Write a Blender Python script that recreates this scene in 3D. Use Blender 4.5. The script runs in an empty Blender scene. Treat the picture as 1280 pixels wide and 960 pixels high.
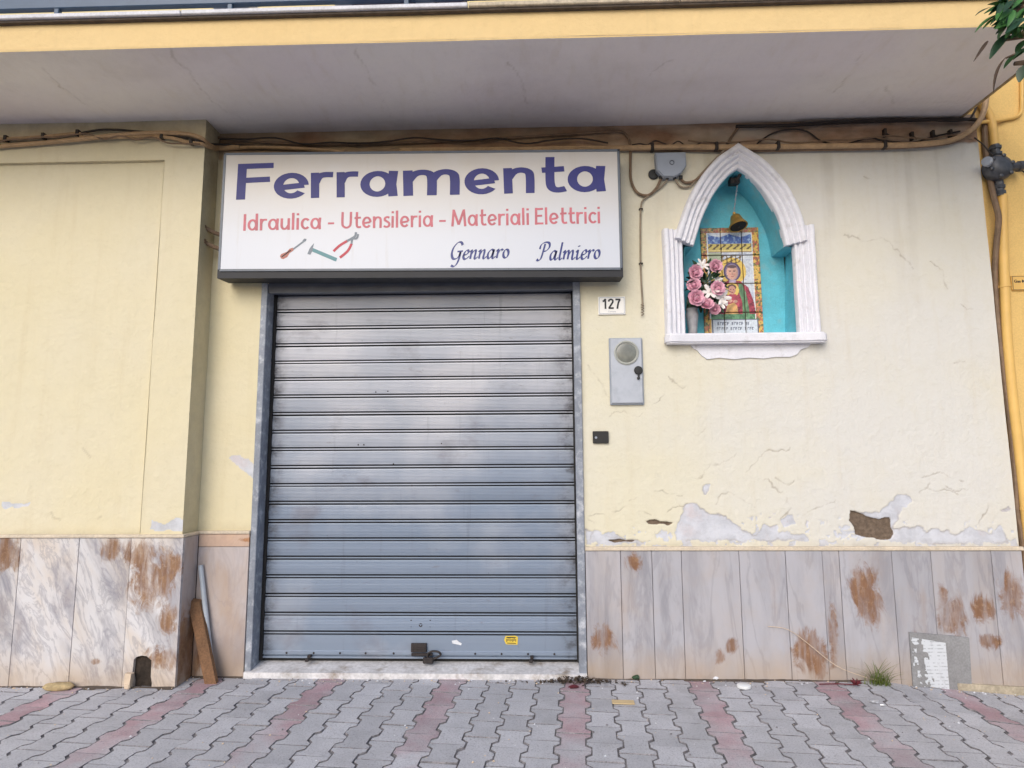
import bpy, bmesh, math, random
import numpy as np
from mathutils import Vector, Matrix
R = math.radians
random.seed(7)
SC = bpy.context.scene
COL = SC.collection

# ------------------------------------------------------------------ camera
F_PX, PITCH, YAW, ROLL = 752.8, 0.11755, 0.02961, -0.00493
CAM = Vector((0.0, -4.295, 1.502))
_f0 = Vector((-math.sin(YAW), math.cos(YAW), 0)); _r0 = Vector((math.cos(YAW), math.sin(YAW), 0))
_fw = _f0 * math.cos(PITCH) + Vector((0, 0, math.sin(PITCH))); _up = _r0.cross(_fw)
_r = _r0 * math.cos(ROLL) + _up * math.sin(ROLL); _u = _up * math.cos(ROLL) - _r0 * math.sin(ROLL)
cam_d = bpy.data.cameras.new('camera'); cam = bpy.data.objects.new('camera', cam_d); COL.objects.link(cam)
cam_d.sensor_width = 36; cam_d.lens = F_PX / 1280 * 36; cam_d.clip_start = 0.05; cam_d.clip_end = 2000
m = Matrix((_r, _u, -_fw)).transposed().to_4x4(); m.translation = CAM; cam.matrix_world = m
SC.camera = cam

# ------------------------------------------------------------------ sky, sun, exposure
SUN_EL, SUN_AZ = 32, 200           # compass-like azimuth: behind the camera, to its left
w = bpy.data.worlds.new("World"); SC.world = w; w.use_nodes = True
wn = w.node_tree; bg = wn.nodes['Background']
sky = wn.nodes.new('ShaderNodeTexSky'); sky.sky_type = 'NISHITA'; sky.sun_disc = False
sky.sun_elevation = R(SUN_EL); sky.sun_rotation = R(SUN_AZ)
sky.dust_density = 2.0; sky.air_density = 1.0; sky.ozone_density = 0.8
wn.links.new(sky.outputs[0], bg.inputs[0]); bg.inputs[1].default_value = 0.15
sd = bpy.data.lights.new('sun', 'SUN'); sd.energy = 0.95; sd.angle = R(40); sd.color = (1.0, 0.99, 0.96)
so = bpy.data.objects.new('sun', sd); COL.objects.link(so)
_sv = Vector((math.sin(R(SUN_AZ)) * math.cos(R(SUN_EL)), math.cos(R(SUN_AZ)) * math.cos(R(SUN_EL)), math.sin(R(SUN_EL))))
so.rotation_euler = _sv.to_track_quat('Z', 'Y').to_euler(); so.location = (0, -6, 9)
SC.view_settings.view_transform = 'Standard'; SC.view_settings.look = 'None'
SC.view_settings.exposure = 0.30; SC.view_settings.gamma = 1.0; SC.view_settings.use_curve_mapping = False
SC.cycles.max_bounces = 5; SC.cycles.diffuse_bounces = 3; SC.cycles.glossy_bounces = 2; SC.cycles.use_adaptive_sampling = True; SC.cycles.adaptive_threshold = .025

# ------------------------------------------------------------------ helpers
def at(px, py, Y):
    """point of the depth plane Y seen at photograph pixel (px, py)"""
    v = _r * ((px - 640) / F_PX) + _u * ((480 - py) / F_PX) + _fw
    return CAM + v * ((Y - CAM.y) / v.y)
def atz(px, py, Z):
    v = _r * ((px - 640) / F_PX) + _u * ((480 - py) / F_PX) + _fw
    return CAM + v * ((Z - CAM.z) / v.z)
def proj(p):
    d = Vector(p) - CAM; z = d.dot(_fw)
    if z < 0.05: return (-9999, -9999)
    return (640 + F_PX * d.dot(_r) / z, 480 - F_PX * d.dot(_u) / z)
def c(r, g, b):
    f = lambda v: (v / 255 / 12.92) if v / 255 <= .04045 else ((v / 255 + .055) / 1.055) ** 2.4
    return (f(r), f(g), f(b), 1)
ORG = {}
def tag(o, label=None, cat=None, group=None, kind=None):
    if label: o['label'] = label
    if cat: o['category'] = cat
    if group: o['group'] = group
    if kind: o['kind'] = kind
    return o
def empty(name, loc, label=None, cat=None, group=None):
    o = bpy.data.objects.new(name, None); COL.objects.link(o); o.location = loc
    o.empty_display_size = .1; ORG[o.name] = Vector(loc); return tag(o, label, cat, group)
def link(name, me, mats, parent=None, loc=None):
    for mt in (mats if isinstance(mats, (list, tuple)) else [mats]): me.materials.append(mt)
    o = bpy.data.objects.new(name, me); COL.objects.link(o)
    if parent is not None:
        o.parent = parent; ORG[o.name] = ORG[parent.name]
    else:
        L = Vector(loc) if loc is not None else Vector((0, 0, 0)); o.location = L; ORG[o.name] = L
    off = ORG[o.name]
    if off.length > 0: me.transform(Matrix.Translation(-off))
    return o
def inst(src, parent, loc, rot=(0, 0, 0), scale=(1, 1, 1), name=None):
    o = bpy.data.objects.new(name or src.name.split('.')[0], src.data); COL.objects.link(o)
    o.parent = parent; o.location = Vector(loc) - ORG[parent.name]; o.rotation_euler = rot; o.scale = scale
    ORG[o.name] = ORG[parent.name]; return o

class MB:
    def __init__(s): s.v = []; s.f = []; s.m = []
    def add(s, vs, fs, mi=0):
        b = len(s.v); s.v += [tuple(v) for v in vs]; s.f += [tuple(i + b for i in f) for f in fs]; s.m += [mi] * len(fs); return s
    def box(s, x0, x1, y0, y1, z0, z1, ch=0.0, mi=0):
        if ch <= 0:
            vs = [(x, y, z) for z in (z0, z1) for y in (y0, y1) for x in (x0, x1)]
            return s.add(vs, [(0, 2, 3, 1), (4, 5, 7, 6), (0, 1, 5, 4), (2, 6, 7, 3), (0, 4, 6, 2), (1, 3, 7, 5)], mi)
        bm = bmesh.new(); bmesh.ops.create_cube(bm, size=1)
        for v in bm.verts: v.co = Vector(((x0 + x1) / 2 + v.co.x * (x1 - x0), (y0 + y1) / 2 + v.co.y * (y1 - y0), (z0 + z1) / 2 + v.co.z * (z1 - z0)))
        bmesh.ops.bevel(bm, geom=bm.edges[:], offset=ch, segments=1, affect='EDGES')
        s.bm(bm, mi); bm.free(); return s
    def bm(s, bm, mi=0):
        bm.verts.index_update()
        return s.add([v.co[:] for v in bm.verts], [[v.index for v in f.verts] for f in bm.faces], mi)
    def hull(s, pts8, mi=0):
        """8 points: front quad (4, counter-clockwise seen from the front) then back quad"""
        return s.add(pts8, [(0, 1, 2, 3), (7, 6, 5, 4), (0, 4, 5, 1), (1, 5, 6, 2), (2, 6, 7, 3), (3, 7, 4, 0)], mi)
    def tube(s, pts, r, n=8, mi=0, caps=True):
        pts = [Vector(p) for p in pts]; k = len(pts)
        rs = r if isinstance(r, (list, tuple)) else [r] * k
        t0 = (pts[1] - pts[0]).normalized(); a = Vector((0, 0, 1)) if abs(t0.z) < .9 else Vector((1, 0, 0))
        nrm = (a - t0 * a.dot(t0)).normalized(); vs = []
        for i in range(k):
            t = (pts[min(i + 1, k - 1)] - pts[max(i - 1, 0)]).normalized()
            nrm = (nrm - t * nrm.dot(t)).normalized(); bn = t.cross(nrm)
            for j in range(n):
                an = 2 * math.pi * j / n; vs.append(pts[i] + (nrm * math.cos(an) + bn * math.sin(an)) * rs[i])
        fs = [(i * n + j, i * n + (j + 1) % n, (i + 1) * n + (j + 1) % n, (i + 1) * n + j) for i in range(k - 1) for j in range(n)]
        if caps: fs += [tuple(reversed(range(n))), tuple(range((k - 1) * n, k * n))]
        return s.add(vs, fs, mi)
    def lathe(s, prof, org, axis=(0, 0, 1), n=20, mi=0):
        """prof: (radius, height) pairs along axis"""
        ax = Vector(axis).normalized(); a = Vector((1, 0, 0)) if abs(ax.x) < .9 else Vector((0, 0, 1))
        e1 = (a - ax * a.dot(ax)).normalized(); e2 = ax.cross(e1); org = Vector(org); vs = []
        for (r_, h) in prof:
            for j in range(n):
                an = 2 * math.pi * j / n; vs.append(org + ax * h + (e1 * math.cos(an) + e2 * math.sin(an)) * max(r_, 1e-4))
        k = len(prof)
        fs = [(i * n + j, i * n + (j + 1) % n, (i + 1) * n + (j + 1) % n, (i + 1) * n + j) for i in range(k - 1) for j in range(n)]
        fs += [tuple(reversed(range(n))), tuple(range((k - 1) * n, k * n))]
        return s.add(vs, fs, mi)
    def prism(s, poly, y0, y1, mi=0):
        """poly: (x, z) outline; extruded from y0 (front) to y1"""
        n = len(poly)
        vs = [(x, y0, z) for x, z in poly] + [(x, y1, z) for x, z in poly]
        fs = [tuple(range(n)), tuple(reversed(range(n, 2 * n)))] + [(i, i + n, (i + 1) % n + n, (i + 1) % n) for i in range(n)]
        return s.add(vs, fs, mi)
    def build(s, name, mats, parent=None, loc=None, smooth=False, fix=True):
        me = bpy.data.meshes.new(name); me.from_pydata(s.v, [], s.f); me.update()
        if len(set(s.m)) > 1: me.polygons.foreach_set('material_index', s.m)
        if fix:
            bm = bmesh.new(); bm.from_mesh(me); bmesh.ops.recalc_face_normals(bm, faces=bm.faces); bm.to_mesh(me); bm.free()
        if smooth:
            me.polygons.foreach_set('use_smooth', [True] * len(me.polygons))
            me.set_sharp_from_angle(angle=R(40))
        return link(name, me, mats, parent, loc)
def cr(pts, n=6, closed=False):
    """Catmull-Rom curve through pts"""
    P = [np.array(p, float) for p in pts]; k = len(P); out = []
    for i in range(k if closed else k - 1):
        if closed: p0, p1, p2, p3 = P[i - 1], P[i], P[(i + 1) % k], P[(i + 2) % k]
        else: p0, p1, p2, p3 = P[max(i - 1, 0)], P[i], P[i + 1], P[min(i + 2, k - 1)]
        for j in range(n):
            t = j / n
            out.append(tuple(.5 * (2 * p1 + (p2 - p0) * t + (2 * p0 - 5 * p1 + 4 * p2 - p3) * t * t + (3 * p1 - p0 - 3 * p2 + p3) * t ** 3)))
    if not closed: out.append(tuple(P[-1]))
    return out
_rs = np.random.RandomState(3); _tab = _rs.rand(256, 256)
def vnoise(x, y):
    xi = np.floor(x).astype(int); yi = np.floor(y).astype(int); fx = x - xi; fy = y - yi
    fx = fx * fx * (3 - 2 * fx); fy = fy * fy * (3 - 2 * fy); T = lambda a, b: _tab[a & 255, b & 255]
    return (T(xi, yi) * (1 - fx) + T(xi + 1, yi) * fx) * (1 - fy) + (T(xi, yi + 1) * (1 - fx) + T(xi + 1, yi + 1) * fx) * fy
def fbm(x, y, o=4):
    s = 0; a = .5
    for k in range(o): s = s + a * vnoise(x * 2 ** k + 17 * k, y * 2 ** k + 31 * k); a *= .5
    return s / (1 - .5 ** o)
def sdf(X, Z, poly):
    """signed distance (negative inside) of points to polygon"""
    d = np.full(X.shape, 1e9); ins = np.zeros(X.shape, bool); n = len(poly)
    for i in range(n):
        ax, az = poly[i]; bx, bz = poly[(i + 1) % n]; ex, ez = bx - ax, bz - az
        t = np.clip(((X - ax) * ex + (Z - az) * ez) / (ex * ex + ez * ez + 1e-12), 0, 1)
        d = np.minimum(d, np.hypot(X - ax - t * ex, Z - az - t * ez))
        cnd = ((az > Z) != (bz > Z)); xx = ax + (Z - az) / (bz - az + 1e-12) * ex
        ins ^= cnd & (X < xx)
    return np.where(ins, -d, d)
def ldist(X, Z, line):
    d = np.full(X.shape, 1e9)
    for i in range(len(line) - 1):
        ax, az = line[i]; bx, bz = line[i + 1]; ex, ez = bx - ax, bz - az
        t = np.clip(((X - ax) * ex + (Z - az) * ez) / (ex * ex + ez * ez + 1e-12), 0, 1)
        d = np.minimum(d, np.hypot(X - ax - t * ex, Z - az - t * ez))
    return d
def sst(a, b, x):
    t = np.clip((x - a) / (b - a), 0, 1); return t * t * (3 - 2 * t)

# ------------------------------------------------------------------ materials
class NT:
    def __init__(s, name):
        s.mat = bpy.data.materials.new(name); s.mat.use_nodes = True; s.t = s.mat.node_tree; s.b = s.t.nodes['Principled BSDF']
        s.geo = s.t.nodes.new('ShaderNodeNewGeometry'); s.pos = s.geo.outputs['Position']
    def n(s, typ, **kw):
        nd = s.t.nodes.new(typ)
        for k, v in kw.items(): setattr(nd, k, v)
        return nd
    def l(s, a, b): s.t.links.new(a, b)
    def set(s, sock, v):
        if isinstance(v, bpy.types.NodeSocket): s.l(v, sock)
        else: sock.default_value = v
    def noise(s, scale, detail=4, rough=.6, vec=None, dist=0):
        nd = s.n('ShaderNodeTexNoise'); nd.inputs['Scale'].default_value = scale; nd.inputs['Detail'].default_value = detail
        nd.inputs['Roughness'].default_value = rough; nd.inputs['Distortion'].default_value = dist
        s.l(vec if vec is not None else s.pos, nd.inputs['Vector']); return nd.outputs['Fac']
    def rng(s, v, a, b, c_=0., d=1., smooth=True):
        nd = s.n('ShaderNodeMapRange'); nd.interpolation_type = 'SMOOTHSTEP' if smooth else 'LINEAR'
        s.set(nd.inputs[0], v)
        for i, q in enumerate((a, b, c_, d)): nd.inputs[i + 1].default_value = q
        return nd.outputs[0]
    def mth(s, op, a, b=0.0, cl=False):
        nd = s.n('ShaderNodeMath', operation=op); nd.use_clamp = cl; s.set(nd.inputs[0], a); s.set(nd.inputs[1], b); return nd.outputs[0]
    def mix(s, fac, a, b, mode='MIX'):
        nd = s.n('ShaderNodeMix', data_type='RGBA', blend_type=mode)
        s.set(nd.inputs[0], fac); s.set(nd.inputs[6], a); s.set(nd.inputs[7], b); return nd.outputs[2]
    def scl(s, sx, sy, sz):
        nd = s.n('ShaderNodeVectorMath', operation='MULTIPLY'); s.l(s.pos, nd.inputs[0]); nd.inputs[1].default_value = (sx, sy, sz); return nd.outputs[0]
    def bump(s, h, strength=.3, dist=.01):
        nd = s.n('ShaderNodeBump'); nd.inputs['Strength'].default_value = strength; nd.inputs['Distance'].default_value = dist
        s.l(h, nd.inputs['Height']); s.l(nd.outputs[0], s.b.inputs['Normal'])
    def blobs(s, lst, noise, amt=.9, Ycenter=0.0):
        """soft union of ellipses (x, z, rx, rz) in the facade's plane, edges broken by noise"""
        out = None
        for (x, z, rx, rz) in lst:
            a = s.n('ShaderNodeVectorMath', operation='SUBTRACT'); s.l(s.pos, a.inputs[0]); a.inputs[1].default_value = (x, 0, z)
            b_ = s.n('ShaderNodeVectorMath', operation='MULTIPLY'); s.l(a.outputs[0], b_.inputs[0]); b_.inputs[1].default_value = (1 / rx, 0, 1 / rz)
            q = s.n('ShaderNodeVectorMath', operation='LENGTH'); s.l(b_.outputs[0], q.inputs[0])
            v = s.rng(q.outputs['Value'], 0., 1.5, 1., 0., False)
            out = v if out is None else s.mth('MAXIMUM', out, v)
        nn = s.mth('MULTIPLY', s.mth('SUBTRACT', noise, .5), amt)
        return s.rng(s.mth('ADD', out, nn), .30, .66)
def mk(name, col, rough=.7, var=.12, vs=4., fine=.0, fs=150., bump=.0, bs=80., metal=0., spec=None, rand=0.0, dirt=None, dirt_amt=.0, dirt_s=6., sheen=None):
    t = NT(name); dark = tuple(x * (1 - var) for x in col[:3]) + (1,); lite = tuple(min(1, x * (1 + var)) for x in col[:3]) + (1,)
    o = t.mix(t.rng(t.noise(vs, 5), .3, .7), dark, lite)
    if fine: o = t.mix(1.0, o, t.mix(t.rng(t.noise(fs, 2), .3, .7), (1 - fine,) * 3 + (1,), (1 + fine,) * 3 + (1,)), 'MULTIPLY')
    if dirt is not None:
        o = t.mix(t.mth('MULTIPLY', t.rng(t.noise(dirt_s, 6, .65), .5, .75), dirt_amt), o, dirt)
    if rand:
        oi = t.n('ShaderNodeObjectInfo'); v = t.rng(oi.outputs['Random'], 0, 1, 1 - rand, 1 + rand, False)
        o = t.mix(1.0, o, v, 'MULTIPLY')
    t.l(o, t.b.inputs['Base Color']); t.b.inputs['Roughness'].default_value = rough; t.b.inputs['Metallic'].default_value = metal
    if spec is not None: t.b.inputs['Specular IOR Level'].default_value = spec
    if bump: t.bump(t.noise(bs, 4), bump, .004)
    return t.mat

def plaster(name, paint, pale, under, bare):
    """painted render; the point attribute 'wear' holds peel, bare, crack, dirt and 'fade' the bleaching"""
    t = NT(name)
    at_ = t.n('ShaderNodeAttribute', attribute_name='wear'); sp = t.n('ShaderNodeSeparateColor'); t.l(at_.outputs['Color'], sp.inputs[0])
    fa = t.n('ShaderNodeAttribute', attribute_name='fade')
    p = t.mix(t.mth('ADD', fa.outputs['Fac'], t.rng(t.noise(1.6, 5), .3, .7, -.15, .15), True), paint, pale)
    p = t.mix(t.rng(t.noise(.9, 4, .6), .4, .75, 0, .3), p, tuple(x * f_ for x, f_ in zip(paint[:3], (.93, .91, .84))) + (1,))
    p = t.mix(t.rng(t.noise(t_s := 14, 5, .7), .45, .75, 0, .16), p, tuple(x * .78 for x in paint[:3]) + (1,))
    st = t.noise(3.0, 5, .6, t.scl(4.0, 1, .35)); p = t.mix(t.rng(st, .5, .8, 0, .16), p, c(190, 170, 130))
    p = t.mix(t.rng(t.noise(70, 3, .7), .6, .8, 0, .12), p, c(150, 130, 100))
    u = t.mix(t.rng(t.noise(9, 6, .65), .35, .7), under, tuple(x * .80 for x in under[:3]) + (1,)); u = t.mix(t.rng(t.noise(5, 5, .6), .52, .7, 0, .55), u, c(204, 190, 190)); u = t.mix(t.rng(t.noise(24, 5, .7), .6, .78, 0, .5), u, c(150, 148, 152))
    p = t.mix(t.rng(sp.outputs[0], .35, .65), p, u)
    bc = t.mix(t.rng(t.noise(45, 5, .7), .3, .7), bare, tuple(x * .6 for x in bare[:3]) + (1,))
    p = t.mix(t.rng(sp.outputs[1], .3, .7), p, bc)
    p = t.mix(t.mth('MULTIPLY', sp.outputs[2], .52), p, c(132, 116, 98))
    ba = t.n('ShaderNodeAttribute', attribute_name='band'); bcol = t.mix(t.rng(t.noise(6, 6, .65, t.scl(1, 1, 2.5)), .3, .7), c(176, 138, 112), c(128, 98, 76))
    p = t.mix(ba.outputs['Fac'], p, bcol)
    p = t.mix(t.mth('MULTIPLY', at_.outputs['Alpha'], t.rng(t.noise(9, 6, .7), .2, .75, .35, 1.)), p, c(118, 100, 78))  # alpha holds dirt together with shade painted on the left walls
    t.l(p, t.b.inputs['Base Color']); t.b.inputs['Roughness'].default_value = .88; t.b.inputs['Specular IOR Level'].default_value = .2
    h = t.mth('ADD', t.mth('MULTIPLY', t.noise(7, 4), 1.2), t.mth('MULTIPLY', t.noise(120, 3), .12)); t.bump(t.mth('ADD', h, t.mth('MULTIPLY', t.noise(28, 4), .35)), .6, .012)
    return t.mat
def marble(name, base, vein, tan, rust, stains, vein_amt=.7, stretch=(5., 1., .6), tilt=0., vs=1.6):
    t = NT(name); oi = t.n('ShaderNodeObjectInfo')
    off = t.n('ShaderNodeVectorMath', operation='MULTIPLY_ADD')
    t.l(t.pos, off.inputs[0]); off.inputs[1].default_value = stretch
    cmb = t.n('ShaderNodeCombineXYZ'); t.l(t.mth('MULTIPLY', oi.outputs['Random'], 37.), cmb.inputs[0]); t.l(t.mth('MULTIPLY', oi.outputs['Random'], 11.), cmb.inputs[2])
    t.l(cmb.outputs[0], off.inputs[2]); vec = off.outputs[0]
    mp = t.n('ShaderNodeMapping'); mp.inputs['Rotation'].default_value = (0, R(tilt), 0); t.l(t.pos, mp.inputs['Vector'])
    t.t.links.remove(off.inputs[0].links[0]); t.l(mp.outputs[0], off.inputs[0])
    n1 = t.noise(.8, 5, .6, vec, .6); n2 = t.noise(vs, 6, .62, vec, .7)
    p = t.mix(t.rng(n1, .42, .72, 0, .65), base, tan)
    rid = t.mth('ABSOLUTE', t.mth('SUBTRACT', n2, .5)); p = t.mix(t.rng(t.noise(vs * .55, 6, .66, vec, .5), .46, .64, 0, vein_amt * .75), p, vein); p = t.mix(t.rng(rid, 0., .045, vein_amt * .5, 0.), p, vein)
    p = t.mix(t.rng(t.noise(1.3, 4, .5, vec), .5, .8, 0, .45), p, tuple(x * .75 for x in vein[:3]) + (1,))
    sx = t.n('ShaderNodeSeparateXYZ'); t.l(t.pos, sx.inputs[0])
    low = t.mth('ADD', t.rng(sx.outputs[2], 0.02, .26, .45, 0.), t.mth('MULTIPLY', t.mth('SUBTRACT', t.noise(8, 5), .5), .5), True)
    p = t.mix(low, p, c(176, 150, 118))
    bm_ = t.blobs(stains, t.noise(7.5, 6, .72, t.scl(1.5, 1, .75), .8), 1.7)
    rc = t.mix(t.rng(t.noise(14, 5, .7, t.scl(1.4, 1, .7)), .35, .66), rust, c(118, 82, 56)); rc = t.mix(t.rng(t.noise(30, 4, .7), .5, .75, 0, .6), rc, c(176, 146, 116))
    stk = t.rng(t.noise(9, 5, .65, t.scl(2.2, 1, .35)), .3, .62, .35, 1.)
    p = t.mix(t.mth('MULTIPLY', t.mth('MULTIPLY', bm_, stk), .95), p, rc); p = t.mix(t.rng(t.noise(3.4, 6, .7, t.scl(2.6, 1, .45), .5), .64, .74, 0, .55), p, rc)
    p = t.mix(t.rng(t.noise(2.3, 5, .6, t.scl(2.2, 1, .5)), .55, .8, 0, .35), p, c(170, 140, 112))
    p = t.mix(1.0, p, t.rng(oi.outputs['Random'], 0, 1, .92, 1.06, False), 'MULTIPLY')
    t.l(p, t.b.inputs['Base Color']); t.b.inputs['Roughness'].default_value = .5; t.b.inputs['Specular IOR Level'].default_value = .35
    t.bump(t.noise(25, 5), .12, .004); return t.mat

M = {}
M['wall_r'] = plaster('cream_plaster_pale', c(219, 212, 186), c(213, 211, 206), c(206, 208, 216), c(122, 106, 92))
M['wall_l'] = plaster('cream_plaster_warm', c(219, 208, 174), c(217, 209, 188), c(206, 208, 214), c(150, 135, 115))
M['fascia'] = plaster('ochre_fascia', c(232, 202, 148), c(232, 204, 152), c(220, 200, 160), c(150, 125, 90))
M['ochre'] = mk('ochre_wall', c(226, 190, 120), .85, .06, 2.5, .06, 90, .15, 60, dirt=c(190, 150, 90), dirt_amt=.3)
M['upper'] = mk('upper_cream', c(232, 214, 160), .85, .05, 2)
M['soffit'] = plaster('soffit_plaster', c(226, 218, 220), c(232, 226, 222), c(206, 199, 199), c(110, 100, 98))
M['white'] = mk('white_paint', c(224, 224, 232), .6, .06, 9, .03, 120, .25, 40, dirt=c(150, 145, 140), dirt_amt=.45, dirt_s=9)
M['turq'] = mk('turquoise_paint', c(102, 188, 206), .8, .12, 6, .06, 90, .3, 40, dirt=c(150, 170, 170), dirt_amt=.5, dirt_s=8)
M['cope'] = mk('coping_marble', c(205, 205, 212), .5, .10, 6, .08, 60)
M['cope2'] = mk('coping_weathered', c(196, 182, 160), .8, .16, 9, .12, 70, .3, 60, dirt=c(110, 98, 84), dirt_amt=.6, dirt_s=14)
M['capst'] = mk('cap_stone', c(206, 192, 172), .7, .1, 9, .08, 60)
M['mortar'] = mk('dark_mortar', c(84, 74, 66), .9, .2, 20)
M['soil'] = mk('drain_dark', c(50, 41, 34), .95, .4, 18, .2, 80)
M['thresh'] = mk('threshold_marble', c(208, 206, 208), .6, .14, 5, .1, 40, .3, 40, dirt=c(132, 116, 98), dirt_amt=.85, dirt_s=7)
M['steel'] = mk('painted_steel', c(134, 140, 152), .5, .16, 8, .08, 60, .15, 50, dirt=c(204, 206, 212), dirt_amt=.75, dirt_s=16)
M['steeldark'] = mk('lintel_steel', c(92, 96, 106), .5, .1, 8)
M['groove'] = mk('grease_hollow_dark', c(28, 27, 28), .8, .2, 10)
M['iron'] = mk('dark_iron', c(52, 46, 46), .6, .25, 30, .1, 90, .2, 80, metal=.3)
M['rail'] = mk('blue_grey_rail', c(62, 84, 110), .4, .1, 5)
M['case'] = mk('sign_case', c(30, 31, 38), .6, .15, 6)
M['caseedge'] = mk('sign_edge', c(92, 100, 112), .4, .1, 12)
M['panel'] = mk('sign_panel', c(216, 216, 224), .35, .04, 2.5, dirt=c(196, 184, 168), dirt_amt=.35, dirt_s=2.5)
def panel_mat():
    t = NT('sign_face'); sz = t.n('ShaderNodeSeparateXYZ'); t.l(t.pos, sz.inputs[0])
    p = t.mix(t.mth('MULTIPLY', t.rng(sz.outputs[2], 2.95, 3.65), t.rng(t.noise(1.8, 5), .25, .7, .55, 1.)), c(200, 204, 214), c(194, 186, 176))
    p = t.mix(t.rng(t.noise(5, 5, .65, t.scl(3.5, 1, .3)), .56, .8, 0, .3), p, c(176, 168, 158))
    p = t.mix(t.rng(t.noise(60, 3, .7), .68, .8, 0, .35), p, c(150, 144, 138))
    t.l(p, t.b.inputs['Base Color']); t.b.inputs['Roughness'].default_value = .3; t.bump(t.noise(1.6, 2), .12, .02); return t.mat
M['panel'] = panel_mat()
M['navy'] = mk('navy_vinyl', c(24, 27, 112), .5, .08, 10)
M['rose_ink'] = mk('faded_red_vinyl', c(190, 102, 114), .5, .12, 14)
M['script_ink'] = mk('dark_blue_vinyl', c(30, 44, 116), .4, .05)
M['print_red'] = mk('print_red', c(176, 44, 66), .45, .05)
M['print_teal'] = mk('print_teal', c(84, 134, 142), .45, .05)
M['print_grey'] = mk('print_grey', c(112, 122, 134), .45, .05)
M['print_wood'] = mk('print_wood', c(168, 104, 92), .45, .15, 200)
M['grey_box'] = mk('grey_enamel', c(150, 158, 172), .4, .05, 6, dirt=c(120, 120, 124), dirt_amt=.3)
M['meter'] = mk('meter_enamel', c(176, 181, 191), .4, .05, 8, dirt=c(140, 148, 160), dirt_amt=.4, dirt_s=10)
M['black'] = mk('black_plastic', c(26, 26, 28), .45, .1)
M['lens'] = mk('meter_lens', c(116, 118, 112), .25, .15, 18, spec=.6)
M['lensrim'] = mk('meter_rim', c(164, 166, 160), .5, .05)
M['plate'] = mk('white_plate', c(232, 230, 226), .4, .03)
M['ink'] = mk('black_ink', c(40, 40, 44), .6, .05)
M['cable_tan'] = mk('painted_conduit', c(176, 146, 112), .6, .15, 12, .06, 60)
M['cable_brown'] = mk('dusty_cable', c(122, 100, 80), .7, .2, 15)
M['cable_dark'] = mk('black_cable', c(46, 38, 34), .65, .25, 15)
M['cable_grey'] = mk('grey_cable', c(140, 126, 108), .6, .15, 15)
M['gas'] = mk('gas_pipe_yellow', c(224, 182, 104), .5, .06, 6)
M['valve'] = mk('valve_grey', c(84, 86, 92), .45, .2, 30, metal=.4, bump=.1)
M['brass'] = mk('old_brass', c(196, 150, 78), .38, .2, 25, metal=.7)
M['wood'] = mk('old_board', c(118, 86, 60), .8, .2, 6, .2, 90, .2, 70)
M['pvc'] = mk('grey_pvc', c(176, 184, 194), .4, .08, 10)
M['sand'] = mk('joint_sand', c(130, 127, 130), .95, .3, 12, .3, 90)
M['asphalt'] = mk('asphalt', (.055, .055, .057, 1), .9, .2, 3, .3, 150, .3, 120)
M['kerb'] = mk('kerb_stone', c(140, 138, 136), .8, .12, 5, .1, 80)
M['cement'] = mk('cement_patch', c(140, 140, 142), .9, .12, 9, .1, 80, .3, 60)
M['petal'] = mk('pink_petal', c(236, 186, 204), .6, .2, 45, dirt=c(212, 124, 158), dirt_amt=.6, dirt_s=55)
M['lily'] = mk('white_petal', c(232, 226, 224), .6, .06, 30)
M['leafdark'] = mk('dark_leaf', c(36, 62, 38), .5, .3, 20)
M['leaf'] = mk('green_leaf', c(56, 104, 42), .5, .25, 14, rand=.3)
M['leafdeep'] = mk('deep_leaf', c(34, 66, 36), .45, .2, 14, rand=.25)
M['leafdry'] = mk('dry_leaf', c(74, 56, 42), .7, .25, 30, rand=.3)
M['redleaf'] = mk('red_leaf', c(92, 30, 40), .7, .25, 30)
M['bark'] = mk('bark', c(86, 70, 56), .9, .25, 12, .2, 60, .5, 30)
M['grass'] = mk('weed_green', c(98, 112, 50), .7, .3, 20)
M['card'] = mk('cardboard', c(206, 182, 140), .8, .06)
M['foil'] = mk('foil', c(214, 216, 220), .3, .1, 60, metal=.6)
M['lid'] = mk('white_lid', c(226, 228, 230), .4, .03)
M['paper'] = mk('paper_scrap', c(214, 216, 222), .8, .08, 40)
M['sponge'] = mk('foam_lump', c(176, 156, 118), .95, .25, 18, .1, 60, .5, 50)
M['foot'] = mk('foot_render', c(176, 164, 144), .9, .25, 9, .1, 60, .4, 50, dirt=c(110, 104, 84), dirt_amt=.6, dirt_s=10)
M['stone'] = mk('stone_bit', c(206, 186, 164), .8, .1, 20)
M['vase'] = mk('vase_grey', c(150, 148, 152), .5, .2, 20)
M['sticker'] = mk('yellow_sticker', c(222, 192, 70), .5, .05)
M['clay'] = mk('planter_white', c(222, 222, 228), .5, .05)
M['mauve'] = mk('planter_mauve', c(150, 134, 146), .6, .1, 8)

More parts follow.
